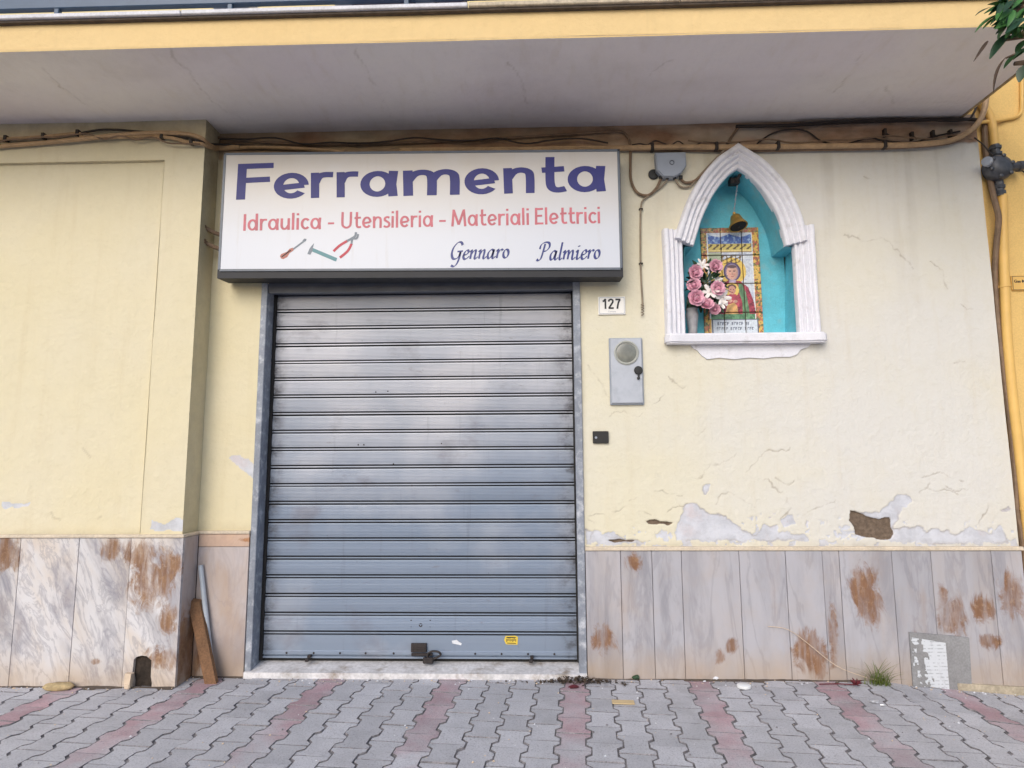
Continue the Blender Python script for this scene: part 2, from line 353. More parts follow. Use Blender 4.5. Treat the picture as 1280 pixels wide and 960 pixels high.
def shutter_mat():
    t = NT('shutter_paint')
    n1 = t.noise(1.1, 4, .55); sz = t.n('ShaderNodeSeparateXYZ'); t.l(t.pos, sz.inputs[0]); base = t.mix(t.mth('ADD', t.rng(n1, .35, .68, -.3, .3), t.rng(sz.outputs[2], .4, 2.6), True), c(128, 141, 160), c(188, 189, 196))  # greyer upper paint, lightened further to make up for the balcony's shade
    oi = t.n('ShaderNodeObjectInfo'); base = t.mix(1.0, base, t.rng(oi.outputs['Random'], 0, 1, .94, 1.05, False), 'MULTIPLY')
    sm = t.noise(2.2, 5, .6, t.scl(1, 1, 1.3)); base = t.mix(t.rng(sm, .55, .74, 0, .5), base, c(112, 108, 116))
    base = t.mix(t.rng(t.noise(26, 5, .7, t.scl(.35, 1, 1)), .6, .8, 0, .45), base, c(104, 84, 78))
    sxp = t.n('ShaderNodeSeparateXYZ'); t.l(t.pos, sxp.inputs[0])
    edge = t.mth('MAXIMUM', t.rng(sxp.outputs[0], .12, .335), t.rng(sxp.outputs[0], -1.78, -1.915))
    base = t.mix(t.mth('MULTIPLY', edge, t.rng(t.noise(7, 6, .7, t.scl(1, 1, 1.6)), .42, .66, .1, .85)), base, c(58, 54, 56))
    base = t.mix(t.rng(t.noise(55, 4, .75, t.scl(.5, 1, .5)), .68, .74, 0, .6), base, c(70, 62, 60))
    base = t.mix(t.rng(t.noise(9, 6, .75, t.scl(.4, 1, 2.)), .62, .82, 0, .55), base, c(90, 78, 78))
    st = t.noise(2.4, 5, .65, t.scl(7, 1, .5)); base = t.mix(t.rng(st, .58, .8, 0, .35), base, c(96, 98, 108))
    t.l(base, t.b.inputs['Base Color']); t.b.inputs['Roughness'].default_value = .48; t.b.inputs['Metallic'].default_value = .15
    t.bump(t.mth('ADD', t.noise(40, 3), t.mth('MULTIPLY', t.noise(2.6, 3, .5, t.scl(1, 1, 2.)), 9.)), .07, .003); return t.mat
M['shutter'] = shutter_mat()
def paver_mat(name, a, red=None):
    t = NT(name); oi = t.n('ShaderNodeObjectInfo')
    lo = tuple(x * .86 for x in a[:3]) + (1,)
    p = t.mix(t.rng(t.noise(5, 5), .3, .7), lo, a)
    if red is not None:
        sx = t.n('ShaderNodeSeparateXYZ'); t.l(t.pos, sx.inputs[0])
        keep = t.mth('ADD', t.rng(sx.outputs[1], -1.35, -.6, .25, .95), t.rng(t.noise(3.2, 5), .3, .7, -.55, .2), True)
        p = t.mix(keep, p, t.mix(t.rng(t.noise(9, 5), .3, .7), red, tuple(x * .85 for x in red[:3]) + (1,)))
    p = t.mix(1.0, p, t.rng(oi.outputs['Random'], 0, 1, .88, 1.1, False), 'MULTIPLY')
    p = t.mix(t.rng(t.noise(95, 3, .8), .48, .72, 0, .6), p, c(108, 106, 114)); p = t.mix(t.rng(t.noise(320, 2, .8), .5, .72, 0, .5), p, c(84, 82, 88))
    p = t.mix(t.rng(t.noise(260, 2, .8), .6, .78, 0, .5), p, c(206, 206, 210))
    p = t.mix(t.rng(t.noise(1.4, 5, .65), .5, .78, 0, .4), p, c(122, 118, 118)); p = t.mix(t.rng(t.noise(3.1, 5, .7), .56, .8, 0, .45), p, c(196, 194, 196)); p = t.mix(t.rng(t.noise(17, 3, .6), .70, .76, 0, .7), p, c(70, 68, 72))
    t.l(p, t.b.inputs['Base Color']); t.b.inputs['Roughness'].default_value = .85
    t.bump(t.noise(240, 3), .3, .002); return t.mat
M['paver'] = paver_mat('grey_paver', c(196, 196, 202)); M['paver_red'] = paver_mat('red_paver', c(196, 196, 202), c(188, 156, 163))

# ------------------------------------------------------------------ ground, road, kerb, pavement
def gz(x):
    d = max(0., x - 2.2); return -.078 * min(d, 1.6) * min(1., d / .25)
tag(MB().box(-300, 300, -300, 300, -3.2, -.155).build('ground', M['asphalt']), kind='structure')
tag(MB().box(-150, 150, -13.5, -7.22, -.151, -.147).build('road', M['asphalt']), kind='structure')
kb = MB()
for i in range(-14, 14): kb.box(i, i + .992, -7.2, -7.02, -.3, .0 + gz(i), .012)
tag(kb.build('kerb', M['kerb']), kind='structure')
xs = [-14, -6, -3, 0, 2.2, 2.4, 2.6, 2.8, 3.0, 3.2, 3.4, 3.8, 5, 9, 14]
pv = MB(); b_ = [(x, y, gz(x) - .0085) for y in (-7.01, .5) for x in xs]; n = len(xs)
pv.add(b_, [(i, i + 1, n + i + 1, n + i) for i in range(n - 1)])
pv.add([(xs[0], -7.01, -.4), (xs[-1], -7.01, -.4), (xs[-1], -7.01, gz(14) - .011), (xs[0], -7.01, -.011)], [(0, 1, 2, 3)])
pavement = tag(pv.build('pavement', M['sand']), kind='structure'); ORG[pavement.name] = Vector((0, 0, 0))

PU, PR = .1635, .1945
def paver_mesh():
    wd, nr, h, e1, e2 = .0951, .0650, .0961, .072, .046
    out = [(-wd + .004, -h), (wd - .004, -h), (wd, -h + .004), (wd, -e1), (nr, -e2), (nr, e2), (wd, e1), (wd, h - .004), (wd - .004, h), (-wd + .004, h), (-wd, h - .004), (-wd, e1), (-nr, e2), (-nr, -e2), (-wd, -e1), (-wd, -h + .004)]
    n = len(out); inn = [(x - math.copysign(.0030, x), y - math.copysign(.0030, y)) for x, y in out]
    v = [(x, y, 0) for x, y in inn] + [(x, y, -.0035) for x, y in out] + [(x, y, -.03) for x, y in out]
    f = [tuple(range(n))] + [(k * n + (i + 1) % n, k * n + i, (k + 1) * n + i, (k + 1) * n + (i + 1) % n) for k in (0, 1) for i in range(n)]
    return v, f
PV, PF = paver_mesh(); PMI = [0] + [1] * (len(PF) - 1)      # sides and arrises are packed with dark joint dirt
def paver_me(mat):
    me = bpy.data.meshes.new('paving_stone'); me.from_pydata(PV, [], PF); me.materials.append(mat); me.materials.append(M['sand']); me.polygons.foreach_set('material_index', PMI); me.update(); return me
pm_grey, pm_red = paver_me(M['paver']), paver_me(M['paver_red'])
TH = .088; ddir = Vector((-math.sin(TH), -math.cos(TH), 0)); dper = Vector((math.cos(TH), -math.sin(TH), 0))
C0 = Vector((.226 * 1.09, -.5 * 1.09, 0)); far = [MB(), MB()]
cand = []
for i in range(-50, 45):
    for j in range(-8, 34):
        p = C0 + dper * (i * PU) + ddir * ((j + (.5 if i % 2 else 0.) - .1) * PR)
        if p.y > .10 or p.y < -6.95 or abs(p.x) > 7.5: continue
        if p.x < -2.5 and p.y > -.10: continue
        cand.append((p, i % 5 == 0))
def inframe(p):
    x, y = proj((p.x, p.y, gz(p.x))); return -45 < x < 1325 and y < 985
vis = sorted([q for q in cand if inframe(q[0])], key=lambda q: (q[0] - CAM).length)[:300]
vset = {id(q) for q in vis}
for q in cand:
    p, red = q; z = gz(p.x); sl = -(gz(p.x + .05) - gz(p.x - .05)) / .1
    rot = (random.gauss(0, .008), sl + random.gauss(0, .008), -TH + random.gauss(0, .007)); dz = max(-.003, min(.003, random.gauss(0, .0016)))
    loc = (p.x + random.gauss(0, .001), p.y + random.gauss(0, .001), z + dz)
    if id(q) in vset:
        o = bpy.data.objects.new('paving_stone', pm_red if red else pm_grey); COL.objects.link(o); o.parent = pavement
        o.location = loc; o.rotation_euler = rot
    else:
        from mathutils import Euler
        mt = Matrix.Translation(loc) @ Euler(rot).to_matrix().to_4x4()
        far[int(red)].add([mt @ Vector(v) for v in PV], PF); far[int(red)].m[-len(PF):] = [2 * k_ for k_ in PMI]
fm = MB(); fm.add(far[0].v, far[0].f, 0); fm.m[:] = far[0].m; fm.add(far[1].v, far[1].f, 1); fm.m[len(far[0].m):] = [q if q else 1 for q in far[1].m]
tag(fm.build('paving_field', [M['paver'], M['paver_red'], M['sand']], pavement, fix=False), kind='stuff')

# ------------------------------------------------------------------ the shop building
shop = empty('shop_building', (0, 0, 0), 'cream plastered shop front with marble dado, grey roller shutter and a balcony above', 'building')
WX0, JL, JR, WX1, PILX, PY = -2.33, -1.965, .365, 3.312, -2.36, -.195
SOF, CAPR, CAPL = 3.96, .845, .96
def grid(name, x0, x1, z0, z1, res, fn, mat, parent, plane='y', hole=None, base=0.0):
    """dense sheet; fn(X, Z) -> dict(peel, bare, crack, dirt, fade, rec)"""
    nx, nz = max(2, int((x1 - x0) / res) + 1), max(2, int((z1 - z0) / res) + 1)
    X, Z = np.meshgrid(np.linspace(x0, x1, nx), np.linspace(z0, z1, nz)); a = fn(X, Z); zr = np.zeros_like(X)
    g = lambda k: np.clip(a.get(k, zr), 0, 1); rec = a.get('rec', zr)
    if plane == 'y': V = np.stack([X, base + rec, Z], -1)
    elif plane == 'x': V = np.stack([base + rec, X, Z], -1)
    else: V = np.stack([X, Z, base + rec], -1)
    idx = np.arange(nx * nz).reshape(nz, nx); q = np.stack([idx[:-1, :-1], idx[:-1, 1:], idx[1:, 1:], idx[1:, :-1]], -1)
    if hole is not None:
        xc = (X[:-1, :-1] + X[1:, 1:]) / 2; zc = (Z[:-1, :-1] + Z[1:, 1:]) / 2; q = q[~hole(xc, zc)]
    q = q.reshape(-1, 4)
    if plane == 'z': q = q[:, ::-1]
    me = bpy.data.meshes.new(name); me.vertices.add(nx * nz); me.vertices.foreach_set('co', V.reshape(-1).astype(np.float32))
    me.loops.add(q.size); me.loops.foreach_set('vertex_index', q.reshape(-1).astype(np.int32))
    me.polygons.add(len(q)); me.polygons.foreach_set('loop_start', np.arange(0, q.size, 4, dtype=np.int32))
    me.update(calc_edges=True)
    ca = me.color_attributes.new('wear', 'FLOAT_COLOR', 'POINT')
    ca.data.foreach_set('color', np.stack([g('peel'), g('bare'), g('crack'), g('dirt')], -1).reshape(-1).astype(np.float32))
    fa = me.attributes.new('fade', 'FLOAT', 'POINT'); fa.data.foreach_set('value', g('fade').reshape(-1).astype(np.float32))
    fb = me.attributes.new('band', 'FLOAT', 'POINT'); fb.data.foreach_set('value', g('band').reshape(-1).astype(np.float32))
    me.polygons.foreach_set('use_smooth', [True] * len(me.polygons))
    return link(name, me, mat, parent)
def W(pts, Y=0.0): return [(p.x, p.z) for p in (at(x, y, Y) for x, y in pts)]
def z5(pts): return [(700 + x / 2.207, 570 + y / 2.207) for x, y in pts]          # enlargements read off the photograph
def z3(pts): return [(780 + x / 2.56, 150 + y / 2.56) for x, y in pts]
# niche outline (front edge), in photograph pixels
N_OPEN = [(857, 419), (857, 307), (867, 307), (874, 284), (883, 260), (896, 237), (910, 220), (922, 211), (936, 220), (953, 237), (966, 258), (975, 278), (982, 307), (1000, 307), (1000, 419)]
N_OUT = W([(845, 425), (845, 290), (856, 262), (870, 236), (890, 212), (908, 200), (923, 196), (938, 202), (952, 208), (969, 226), (985, 250), (998, 280), (1012, 290), (1012, 425)])
peel_polys = [W(z5(q)) for q in (
    [(322, 232), (312, 212), (330, 165), (345, 135), (358, 128), (378, 133), (402, 152), (438, 156), (482, 182), (508, 212), (540, 216), (556, 205), (568, 188), (598, 190), (606, 208), (640, 214), (680, 212), (690, 236)],
    [(800, 152), (838, 158), (880, 150), (912, 128), (932, 110), (955, 108), (968, 124), (944, 150), (926, 180), (922, 200), (948, 196), (990, 194), (1012, 208), (1046, 196), (1062, 206), (1090, 212), (1130, 200), (1190, 206), (1214, 194), (1236, 222), (1244, 244), (1060, 240), (930, 243)],
    [(1212, 150), (1238, 134), (1246, 150), (1230, 156)], [(396, 84), (414, 80), (412, 98), (402, 104)],
    [(72, 205), (120, 210), (150, 225), (210, 228), (230, 243), (72, 243)],
    [(610, 180), (640, 165), (650, 185), (620, 195)])]
bare_polys = [W(z5([(802, 150), (826, 156), (846, 166), (872, 172), (910, 170), (914, 190), (922, 214), (916, 228), (886, 232), (850, 226), (818, 216), (808, 190), (798, 180)])),
              W(z5([(232, 178), (262, 176), (300, 182), (322, 184), (300, 190), (244, 188)])), W(z5([(132, 232), (170, 230), (216, 232), (200, 238), (150, 238)]))]
cracks = [W(z5(q)) for q in (
    [(540, 62), (568, 72), (598, 94), (622, 112), (634, 150), (612, 185)], [(485, 0), (440, 16), (400, 34), (374, 62)], [(190, 130), (230, 112), (268, 103), (300, 100), (340, 108)],
    [(80, 165), (130, 148), (200, 150), (250, 160)], [(76, 170), (96, 200), (90, 236)], [(300, 150), (330, 140), (350, 128)], [(590, 60), (630, 80), (645, 70)],
    [(985, 110), (1010, 85), (1018, 66)], [(1060, 90), (1090, 100), (1128, 96)], [(1164, 180), (1182, 152), (1184, 136)], [(430, 130), (470, 100), (500, 110), (540, 140)], [(660, 160), (700, 150), (760, 120), (750, 105)], [(1000, 90), (1040, 94), (1100, 110)])]
cracks += [W(z3(q)) for q in ([(700, 362), (780, 386), (830, 380), (852, 400), (870, 426), (925, 470)], [(985, 458), (1010, 480), (1025, 540)], [(1080, 585), (1100, 604), (1135, 606)], [(770, 172), (800, 180), (790, 200)], [(230, 830), (180, 850), (150, 820)], [(1050, 775), (1080, 770)])]
cracks += [W(q) for q in ([(762, 515), (790, 520), (806, 514), (830, 490)], [(735, 455), (750, 480), (760, 500)], [(856, 540), (870, 545), (878, 536)], [(930, 590), (950, 570), (985, 560)], [(1150, 600), (1170, 590), (1200, 600)])]
def wall_r(X, Z):
    wx = (fbm(X * 9, Z * 9, 3) - .5) * .10 + (fbm(X * 34, Z * 34, 3) - .5) * .035; wz = (fbm(X * 9 + 50, Z * 9, 3) - .5) * .10 + (fbm(X * 34 + 9, Z * 34, 3) - .5) * .035
    nz = (fbm(X * 20, Z * 20, 4) - .5) * .055; peel = np.zeros_like(X); bare = np.zeros_like(X); crack = np.zeros_like(X)
    for p in peel_polys:
        sd = sdf(X, Z, p) + nz; peel = np.maximum(peel, 1 - sst(-.008, .008, sd)); crack = np.maximum(crack, .85 * np.exp(-((sd + .004) / .0055) ** 2) * np.clip(fbm(X * 10, Z * 10, 2) * 2 - .5, 0, 1))  # dark outline along each peeled edge, stored with the cracks
    # scattered flakes just above the dado
    fl = fbm(X * 14 + 9, Z * 18, 4); peel = np.maximum(peel, sst(.60, .66, fl) * (1 - sst(.93, 1.02, Z)) * (X > .5)); f2 = fbm(X * 32 + 3, Z * 32, 4); peel = np.maximum(peel, sst(.66, .70, f2) * (1 - sst(1.0, 1.28, Z + .25 * fbm(X * 3, Z * 3, 2))) * (X > .45))
    for p in bare_polys: bare = np.maximum(bare, 1 - sst(-.006, .006, sdf(X, Z, p) + nz * .4))
    for p in cracks: crack = np.maximum(crack, (1 - sst(.0005, .0075, ldist(X + wx * .8, Z + wz * .8, p))) * np.clip(fbm(X * 13, Z * 13, 3) * 2.6 - .75, .0, 1))
    bareband = sst(3.755, 3.775, Z + (fbm(X * 6, Z * 3, 3) - .5) * .06) * (X > -3)
    band = bareband * np.clip(.55 + .9 * (fbm(X * 3, Z * 8, 3) - .3), .4, 1)
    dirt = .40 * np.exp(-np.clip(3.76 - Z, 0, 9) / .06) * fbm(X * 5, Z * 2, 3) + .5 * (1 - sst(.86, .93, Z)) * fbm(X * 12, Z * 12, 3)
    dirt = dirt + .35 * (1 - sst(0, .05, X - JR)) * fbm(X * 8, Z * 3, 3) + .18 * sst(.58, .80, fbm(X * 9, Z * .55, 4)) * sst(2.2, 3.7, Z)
    fade = .3 + .7 * sst(.5, 2.4, X + .5 * (fbm(X * 1.5, Z * 1.5, 3) - .5))
    rec = .0045 * sst(.3, .7, peel) + .014 * sst(.3, .8, bare) + .0015 * crack + bare * (fbm(X * 30, Z * 30, 3) - .5) * .012 + (fbm(X * 2.2, Z * 2.2, 3) - .5) * .010
    return dict(peel=peel, bare=bare, crack=crack, dirt=dirt, fade=fade, rec=rec, band=band)
inN = lambda x, z: sdf(x, z, N_OUT) < 0
grid('wall', JR, WX1, CAPR - .02, SOF + .03, .0062, wall_r, M['wall_r'], shop, hole=inN)
def wall_l(X, Z):
    d = wall_r(X, Z); p = W([(284, 571), (300, 569), (316, 578), (318, 600), (308, 592), (296, 583)])
    nz = (fbm(X * 30, Z * 30, 3) - .5) * .03
    d['peel'] = 1 - sst(-.006, .006, sdf(X, Z, p) + nz); d['crack'] = d['crack'] * 0; d['bare'] = X * 0
    d['dirt'] = .35 * (1 - sst(.98, 1.06, Z)) * fbm(X * 12, Z * 12, 3) + .4 * sst(3.3, 3.75, Z); d['fade'] = X * 0 + .2  # darkening towards the top is the balcony's shade, painted in
    d['rec'] = (fbm(X * 2.2, Z * 2.2, 3) - .5) * .008 + .003 * d['peel']
    return d
grid('wall', PILX - .05, JL, CAPL - .02, SOF + .03, .012, wall_l, M['wall_l'], shop)
grid('wall', JL, JR, 2.775, SOF + .03, .015, wall_l, M['wall_l'], shop)
# pilaster: rim, recessed panel, return face
PX0, PNX, PNZ = -6.2, -2.652, 3.655
def pil(X, Z):
    inn = ((X < PNX) & (Z < PNZ)) * 1.
    peel = np.zeros_like(X); nz = (fbm(X * 24, Z * 24, 4) - .5) * .035
    for q in ([(186, 662), (188, 650), (206, 655), (222, 645), (232, 648), (231, 664)], [(-2, 635), (-2, 626), (14, 630), (34, 629), (34, 633), (16, 636)]):
        peel = np.maximum(peel, 1 - sst(-.005, .005, sdf(X, Z, W(q, PY)) + nz))
    crack = np.zeros_like(X)
    for q in ([(60, 640), (64, 648), (72, 650)], [(120, 648), (124, 646)], [(100, 560), (110, 572)]): crack = np.maximum(crack, .5 -.5 * sst(.002, .01, ldist(X, Z, W(q, PY))))
    dirt = .5 * sst(3.76, 3.95, Z) + .30 * np.exp(-np.abs(Z - 3.82) / .05) + .3 * (1 - sst(.98, 1.04, Z)) * fbm(X * 12, Z * 12, 3)  # darker at the top, along the conduits and at the foot
    dirt = dirt + .25 * np.exp(-np.clip(PNZ - Z, 0, 9) / .02) * inn  # shadow line below the ledge, painted into the mask
    fade = .25 + .35 * fbm(X * 1.2, Z * 1.2, 3)
    return dict(peel=peel, crack=crack, dirt=dirt, fade=fade, rec=.003 * peel + (fbm(X * 1.8, Z * 1.8, 3) - .5) * .008)
grid('pilaster', PX0, PILX, PNZ, SOF + .06, .011, pil, M['wall_l'], shop, base=PY)
grid('pilaster', PNX, PILX, CAPL - .02, PNZ, .011, pil, M['wall_l'], shop, base=PY)
grid('pilaster_panel', PX0, PNX + .004, CAPL - .02, PNZ + .004, .011, pil, M['wall_l'], shop, base=PY + .024)
grid('pilaster_panel', PX0, PNX, PY - .004, PY + .03, .02, lambda X, Z: dict(dirt=X * 0 + .35, fade=X * 0 + .3), M['wall_l'], shop, plane='z', base=PNZ)  # ledge underside, darkened for the same painted shadow line
grid('pilaster_panel', PY - .004, PY + .03, CAPL, PNZ, .02, lambda X, Z: dict(dirt=X * 0 + .1, fade=X * 0 + .3), M['wall_l'], shop, plane='x', base=PNX)
grid('pilaster_return', PY, .02, CAPL - .02, SOF + .06, .02, lambda X, Z: dict(dirt=.25 + .45 * sst(3.2, 3.8, Z), fade=X * 0 + .2), M['wall_l'], shop, plane='x', base=PILX)  # return face darkened, most at the top: painted shade
# upper wall behind the balcony, and the mass of the building behind the facade
up = MB(); up.box(PX0, WX1, -.004, .3, SOF + .2, 7.2, 0); up.box(PX0, WX1, .42, .9, -.3, 7.2, 0); up.build('upper_wall', M['upper'], shop)

# balcony ----------------------------------------------------------------
FY, BX1 = -.99, 3.205
def sof(X, Y):
    crack = np.zeros_like(X)
    for q in ([(215, 62), (240, 95), (262, 125), (285, 142)], [(45, 80), (80, 110), (105, 130)], [(445, 60), (470, 110), (488, 150)], [(1078, 65), (1060, 95), (1045, 118)], [(1108, 108), (1112, 118), (1116, 122), (1118, 130)], [(840, 75), (800, 100)], [(640, 80), (655, 110), (660, 130)]):
        ln = [(p.x, p.y) for p in (atz(a, b, SOF) for a, b in q)]
        wx = (fbm(X * 8, Y * 8, 4) - .5) * .12; crack = np.maximum(crack, .6 * (1 - sst(.001, .010, ldist(X + wx, Y + wx * .5, ln))) * np.clip(fbm(X * 8, Y * 8, 3) * 2.4 - .6, 0, 1))
    dirt = .45 * np.exp(-np.clip(-Y, 0, 9) / .10) * fbm(X * 3, Y * 3, 3) + .12 * sst(.5, .75, fbm(X * .8, Y * 2, 4))
    rec = (fbm(X * 1.3, Y * 1.3, 3) - .5) * .012
    return dict(crack=crack, dirt=dirt, fade=sst(.35, .65, fbm(X * .7 + 4, Y * 1.2, 3)), rec=rec)
bal = grid('balcony', PX0, BX1, FY, .02, .012, sof, M['soffit'], shop, plane='z', base=SOF)
grid('fascia', PX0, BX1, SOF - .010, 4.122, .02, lambda X, Z: dict(dirt=.35 * sst(4.08, 4.125, Z) * fbm(X * 4, Z * 8, 3) + .12 * fbm(X * 2, Z * 2, 3) + .25 * (1 - sst(3.95, 3.965, Z)), fade=X * 0 + .4, rec=(fbm(X * 1.5, Z * 3, 3) - .5) * .010), M['fascia'], bal, base=FY)
MB().box(BX1 - .02, BX1, FY + .006, .0, SOF - .006, 4.12).build('slab_end', M['fascia'], bal)
MB().box(PX0, BX1 - .02, FY + .06, -.006, SOF + .03, 4.118).build('slab_core', M['mortar'], bal)
xj = [PX0, -4.4, at(226, 16, -1.03).x, at(585, 8, -1.03).x, .9, 2.1, BX1 + .03]
for i in range(len(xj) - 1):
    mb = MB(); mb.box(xj[i] + .003, xj[i + 1] - .003, -1.035, -.70, 4.136, 4.164, .004); mb.box(xj[i], xj[i + 1] - .001, -1.018, -.69, 4.122, 4.1365, 0, 1)
    mb.build('coping_slab', [M['cope'] if i < 3 else M['cope2'], M['mortar']], bal)
rl = MB(); rl.box(PX0, BX1 - .03, -.985, -.945, 4.238, 4.33, .004); rl.box(PX0, BX1 - .03, -.985, -.945, 5.05, 5.09, .004)
for i in range(78):
    x = PX0 + .06 + i * .12
    rl.box(x, x + .014, -.972, -.958, 4.329, 5.051) if i % 9 else rl.box(x, x + .03, -.98, -.95, 4.163, 5.12, .003)
rl.build('railing', M['rail'], bal)

# dado -------------------------------------------------------------------
def st5(L): # (x, y, rx, ry) read in the enlargement -> wall metres
    o = []
    for x, y, rx, ry in L:
        p = at(700 + x / 2.207, 570 + y / 2.207, -.03); o.append((p.x, p.z, rx / 2.207 / 175, ry / 2.207 / 175))
    return o
def st4(L):
    o = []
    for x, y, rx, ry in L:
        p = at(x / 2.822, 620 + y / 2.822, -.22); o.append((p.x, p.z, rx / 2.822 / 184, ry / 2.822 / 184))
    return o
M['marble_r'] = marble('pinkish_marble', c(173, 172, 179), c(122, 121, 129), c(180, 170, 166), c(134, 96, 66),
    st5([(832, 350, 42, 38), (845, 380, 46, 90), (756, 495, 15, 85), (690, 540, 48, 60), (715, 570, 25, 40), (124, 510, 32, 52), (475, 525, 22, 24), (442, 556, 16, 24), (200, 290, 24, 30), (1085, 445, 42, 62), (1060, 390, 16, 40), (1172, 425, 36, 42), (1188, 512, 36, 22), (1250, 385, 44, 72)]), .55, (2.4, 1., .5), 2., 2.0)
M['marble_l'] = marble('veined_marble', c(206, 204, 206), c(126, 124, 136), c(200, 184, 166), c(140, 104, 72),
    st4([(535, 300, 90, 100), (500, 210, 90, 60), (20, 210, 55, 80), (565, 575, 55, 45), (340, 585, 20, 12), (390, 190, 46, 44), (610, 240, 40, 50), (590, 440, 40, 60)]), .8, (4.6, 1., 1.5), 24., 2.3)
M['marble_b'] = marble('brown_marble', c(188, 180, 180), c(150, 138, 140), c(176, 150, 128), c(150, 112, 76), [(-2.33, .2, .1, .3)], .5, (3., 3., 1.2))
dado = MB().box(JR + .008, WX1 - .002, -.004, .06, -.3, CAPR - .015).build('dado', M['mortar'], shop)
dadol = MB().box(PX0, PILX - .02, PY + .004, .0, -.3, CAPL - .015).box(PILX - .03, JL - .008, -.004, .06, -.3, CAPL - .015).build('dado', M['mortar'], shop)
top_px = [737, 775, 815.5, 851, 923, 982, 1026, 1048, 1113, 1162, 1239, 1300]; bot_px = [737, 780, 819, 858, 932, 990, 1039, 1060, 1128, 1178, 1254, 1312]
xe = [(at(a, 690, -.03).x + at(b, 840, -.03).x) / 2 for a, b in zip(top_px, bot_px)]; xe[0] = JR + .0085; xe[-1] = WX1 - .004
for i in range(len(xe) - 1):
    yo = random.uniform(-.0015, .0015); g = .0016
    MB().box(xe[i] + g, xe[i + 1] - g, -.026 + yo, .0, -.2, CAPR - .002, .0018).build('marble_slab', M['marble_r'], dado)
lx = [PX0, -4.4, -3.98, at(27, 673, PY - .02).x, at(100, 673, PY - .02).x, at(165, 673, PY - .02).x]
for i in range(len(lx) - 1):
    MB().box(lx[i] + .0016, lx[i + 1] - .0016, PY - .024 + random.uniform(-.001, .001), PY, -.2, CAPL - .002, .0018).build('marble_slab', M['marble_l'], dadol)
# the corner slab with the drain hole broken through its foot
hx0, hx1, hz = at(167, 840, PY - .02).x, at(190, 840, PY - .02).x, at(178, 820, PY - .02).z
y0 = PY - .0235; X0, X1 = lx[-1] + .0004, PILX + .022
drain = [(X0, -.2), (hx0, -.2), (hx0 + .004, .04), (hx0 - .006, .08), (hx0 - .002, hz - .022), (hx0 + .016, hz - .004), (hx0 + .05, hz + .004), (hx1 - .04, hz), (hx1 - .006, hz - .026), (hx1 - .004, .07), (hx1 + .006, .03), (hx1, -.2), (X1, -.2), (X1, CAPL - .002), (X0, CAPL - .002)]
MB().prism(drain, y0, PY + .0).build('marble_slab', M['marble_l'], dadol)
MB().box(PILX - .003, PILX + .0215, PY + .0005, -.0275, -.2, CAPL - .002, .0015).build('marble_slab', M['marble_b'], dadol)
MB().box(PILX + .024, JL - .012, -.026, 0, -.2, .872, .0018).build('marble_slab', M['marble_b'], dadol)
M['marble_p'] = marble('rosy_marble', c(202, 176, 156), c(176, 150, 136), c(198, 160, 136), c(168, 116, 76), [(-2.0, .92, .05, .02)], .6, (3., 1., 2.))
MB().box(PILX + .024, JL - .012, -.0275, 0, .8745, CAPL - .002, .0018).build('marble_slab', M['marble_p'], dadol)
hd = MB().box(hx0 - .03, hx1 + .03, PY + .0005, PY + .0035, -.05, hz + .03); hd.build('drain_mouth', M['soil'], dadol)  # flat plate coloured dark to stand for the hole's depth
cp = MB(); cp.box(JR + .0075, WX1 + .008, -.034, .01, CAPR + .001, CAPR + .026, .003); cp.build('dado_cap', M['capst'], dado)
cp = MB(); cp.box(PX0, PILX + .03, PY - .032, PY + .01, CAPL + .001, CAPL + .022, .003); cp.box(PILX + .002, PILX + .0295, PY + .0105, -.0335, CAPL + .0012, CAPL + .0218, .002)
cp.box(PILX + .002, JL - .01, -.033, .01, CAPL + .0014, CAPL + .0222, .003); cp.build('dado_cap', M['capst'], dadol)
# foot of the wall at the right, rendered over
MB().hull([(2.80, -.042, -.10), (3.312, -.05, -.2), (3.312, -.045, -.03), (2.80, -.036, -.005), (2.80, .0, -.1), (3.312, .0, -.2), (3.312, 0, -.028), (2.80, 0, -.003)]).build('footing', M['foot'], shop)

# door: steel frame, lintel, threshold, roller shutter ---------------------
SHY = .115; HD = 2.775
fr = MB(); fr.box(JL - .010, JL + .036, -.018, .02, -.05, HD, .004); fr.box(JL + .026, JL + .036, .02, .20, -.05, HD, .002)
fr.build('door_jamb', M['steel'], shop); fr = MB(); fr.box(JR - .046, JR + .006, -.018, .02, -.05, HD, .004); fr.box(JR - .036, JR - .026, .02, .20, -.05, HD, .002); fr.build('door_jamb', M['steel'], shop)

ln = MB(); ln.box(JL + .037, JR - .037, -.004, .03, 2.70, HD + .01, .003); ln.box(JL + .037, JR - .037, .0305, .21, 2.715, 2.73, 0); ln.build('door_lintel', M['steeldark'], shop)
th = MB(); th.hull([(JL - .004, -.04, -.06), (JR + .004, -.04, -.06), (JR + .004, -.04, .036), (JL - .004, -.04, .038), (JL - .004, .25, -.06), (JR + .004, .25, -.06), (JR + .004, .25, .070), (JL - .004, .25, .070)])
th.build('threshold', M['thresh'], shop)
sx0, sx1 = JL + .052, JR - .043
sb = MB(); sb.box(JL + .0365, JR - .0365, SHY + .024, SHY + .034, .06, 2.80); sb.box(JL + .0362, JL + .060, SHY - .016, SHY + .02, .072, 2.80); sb.box(JR - .052, JR - .0362, SHY - .016, SHY + .02, .072, 2.80)
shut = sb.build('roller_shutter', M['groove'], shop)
PT = .1296
prof = [(.016, -.0005), (.016, .0078), (0, .0085), (-.003, .0095), (-.003, .0180), (0, .0190), (.016, .0198), (.016, .0275), (.0, .0285)]
zz = .0305
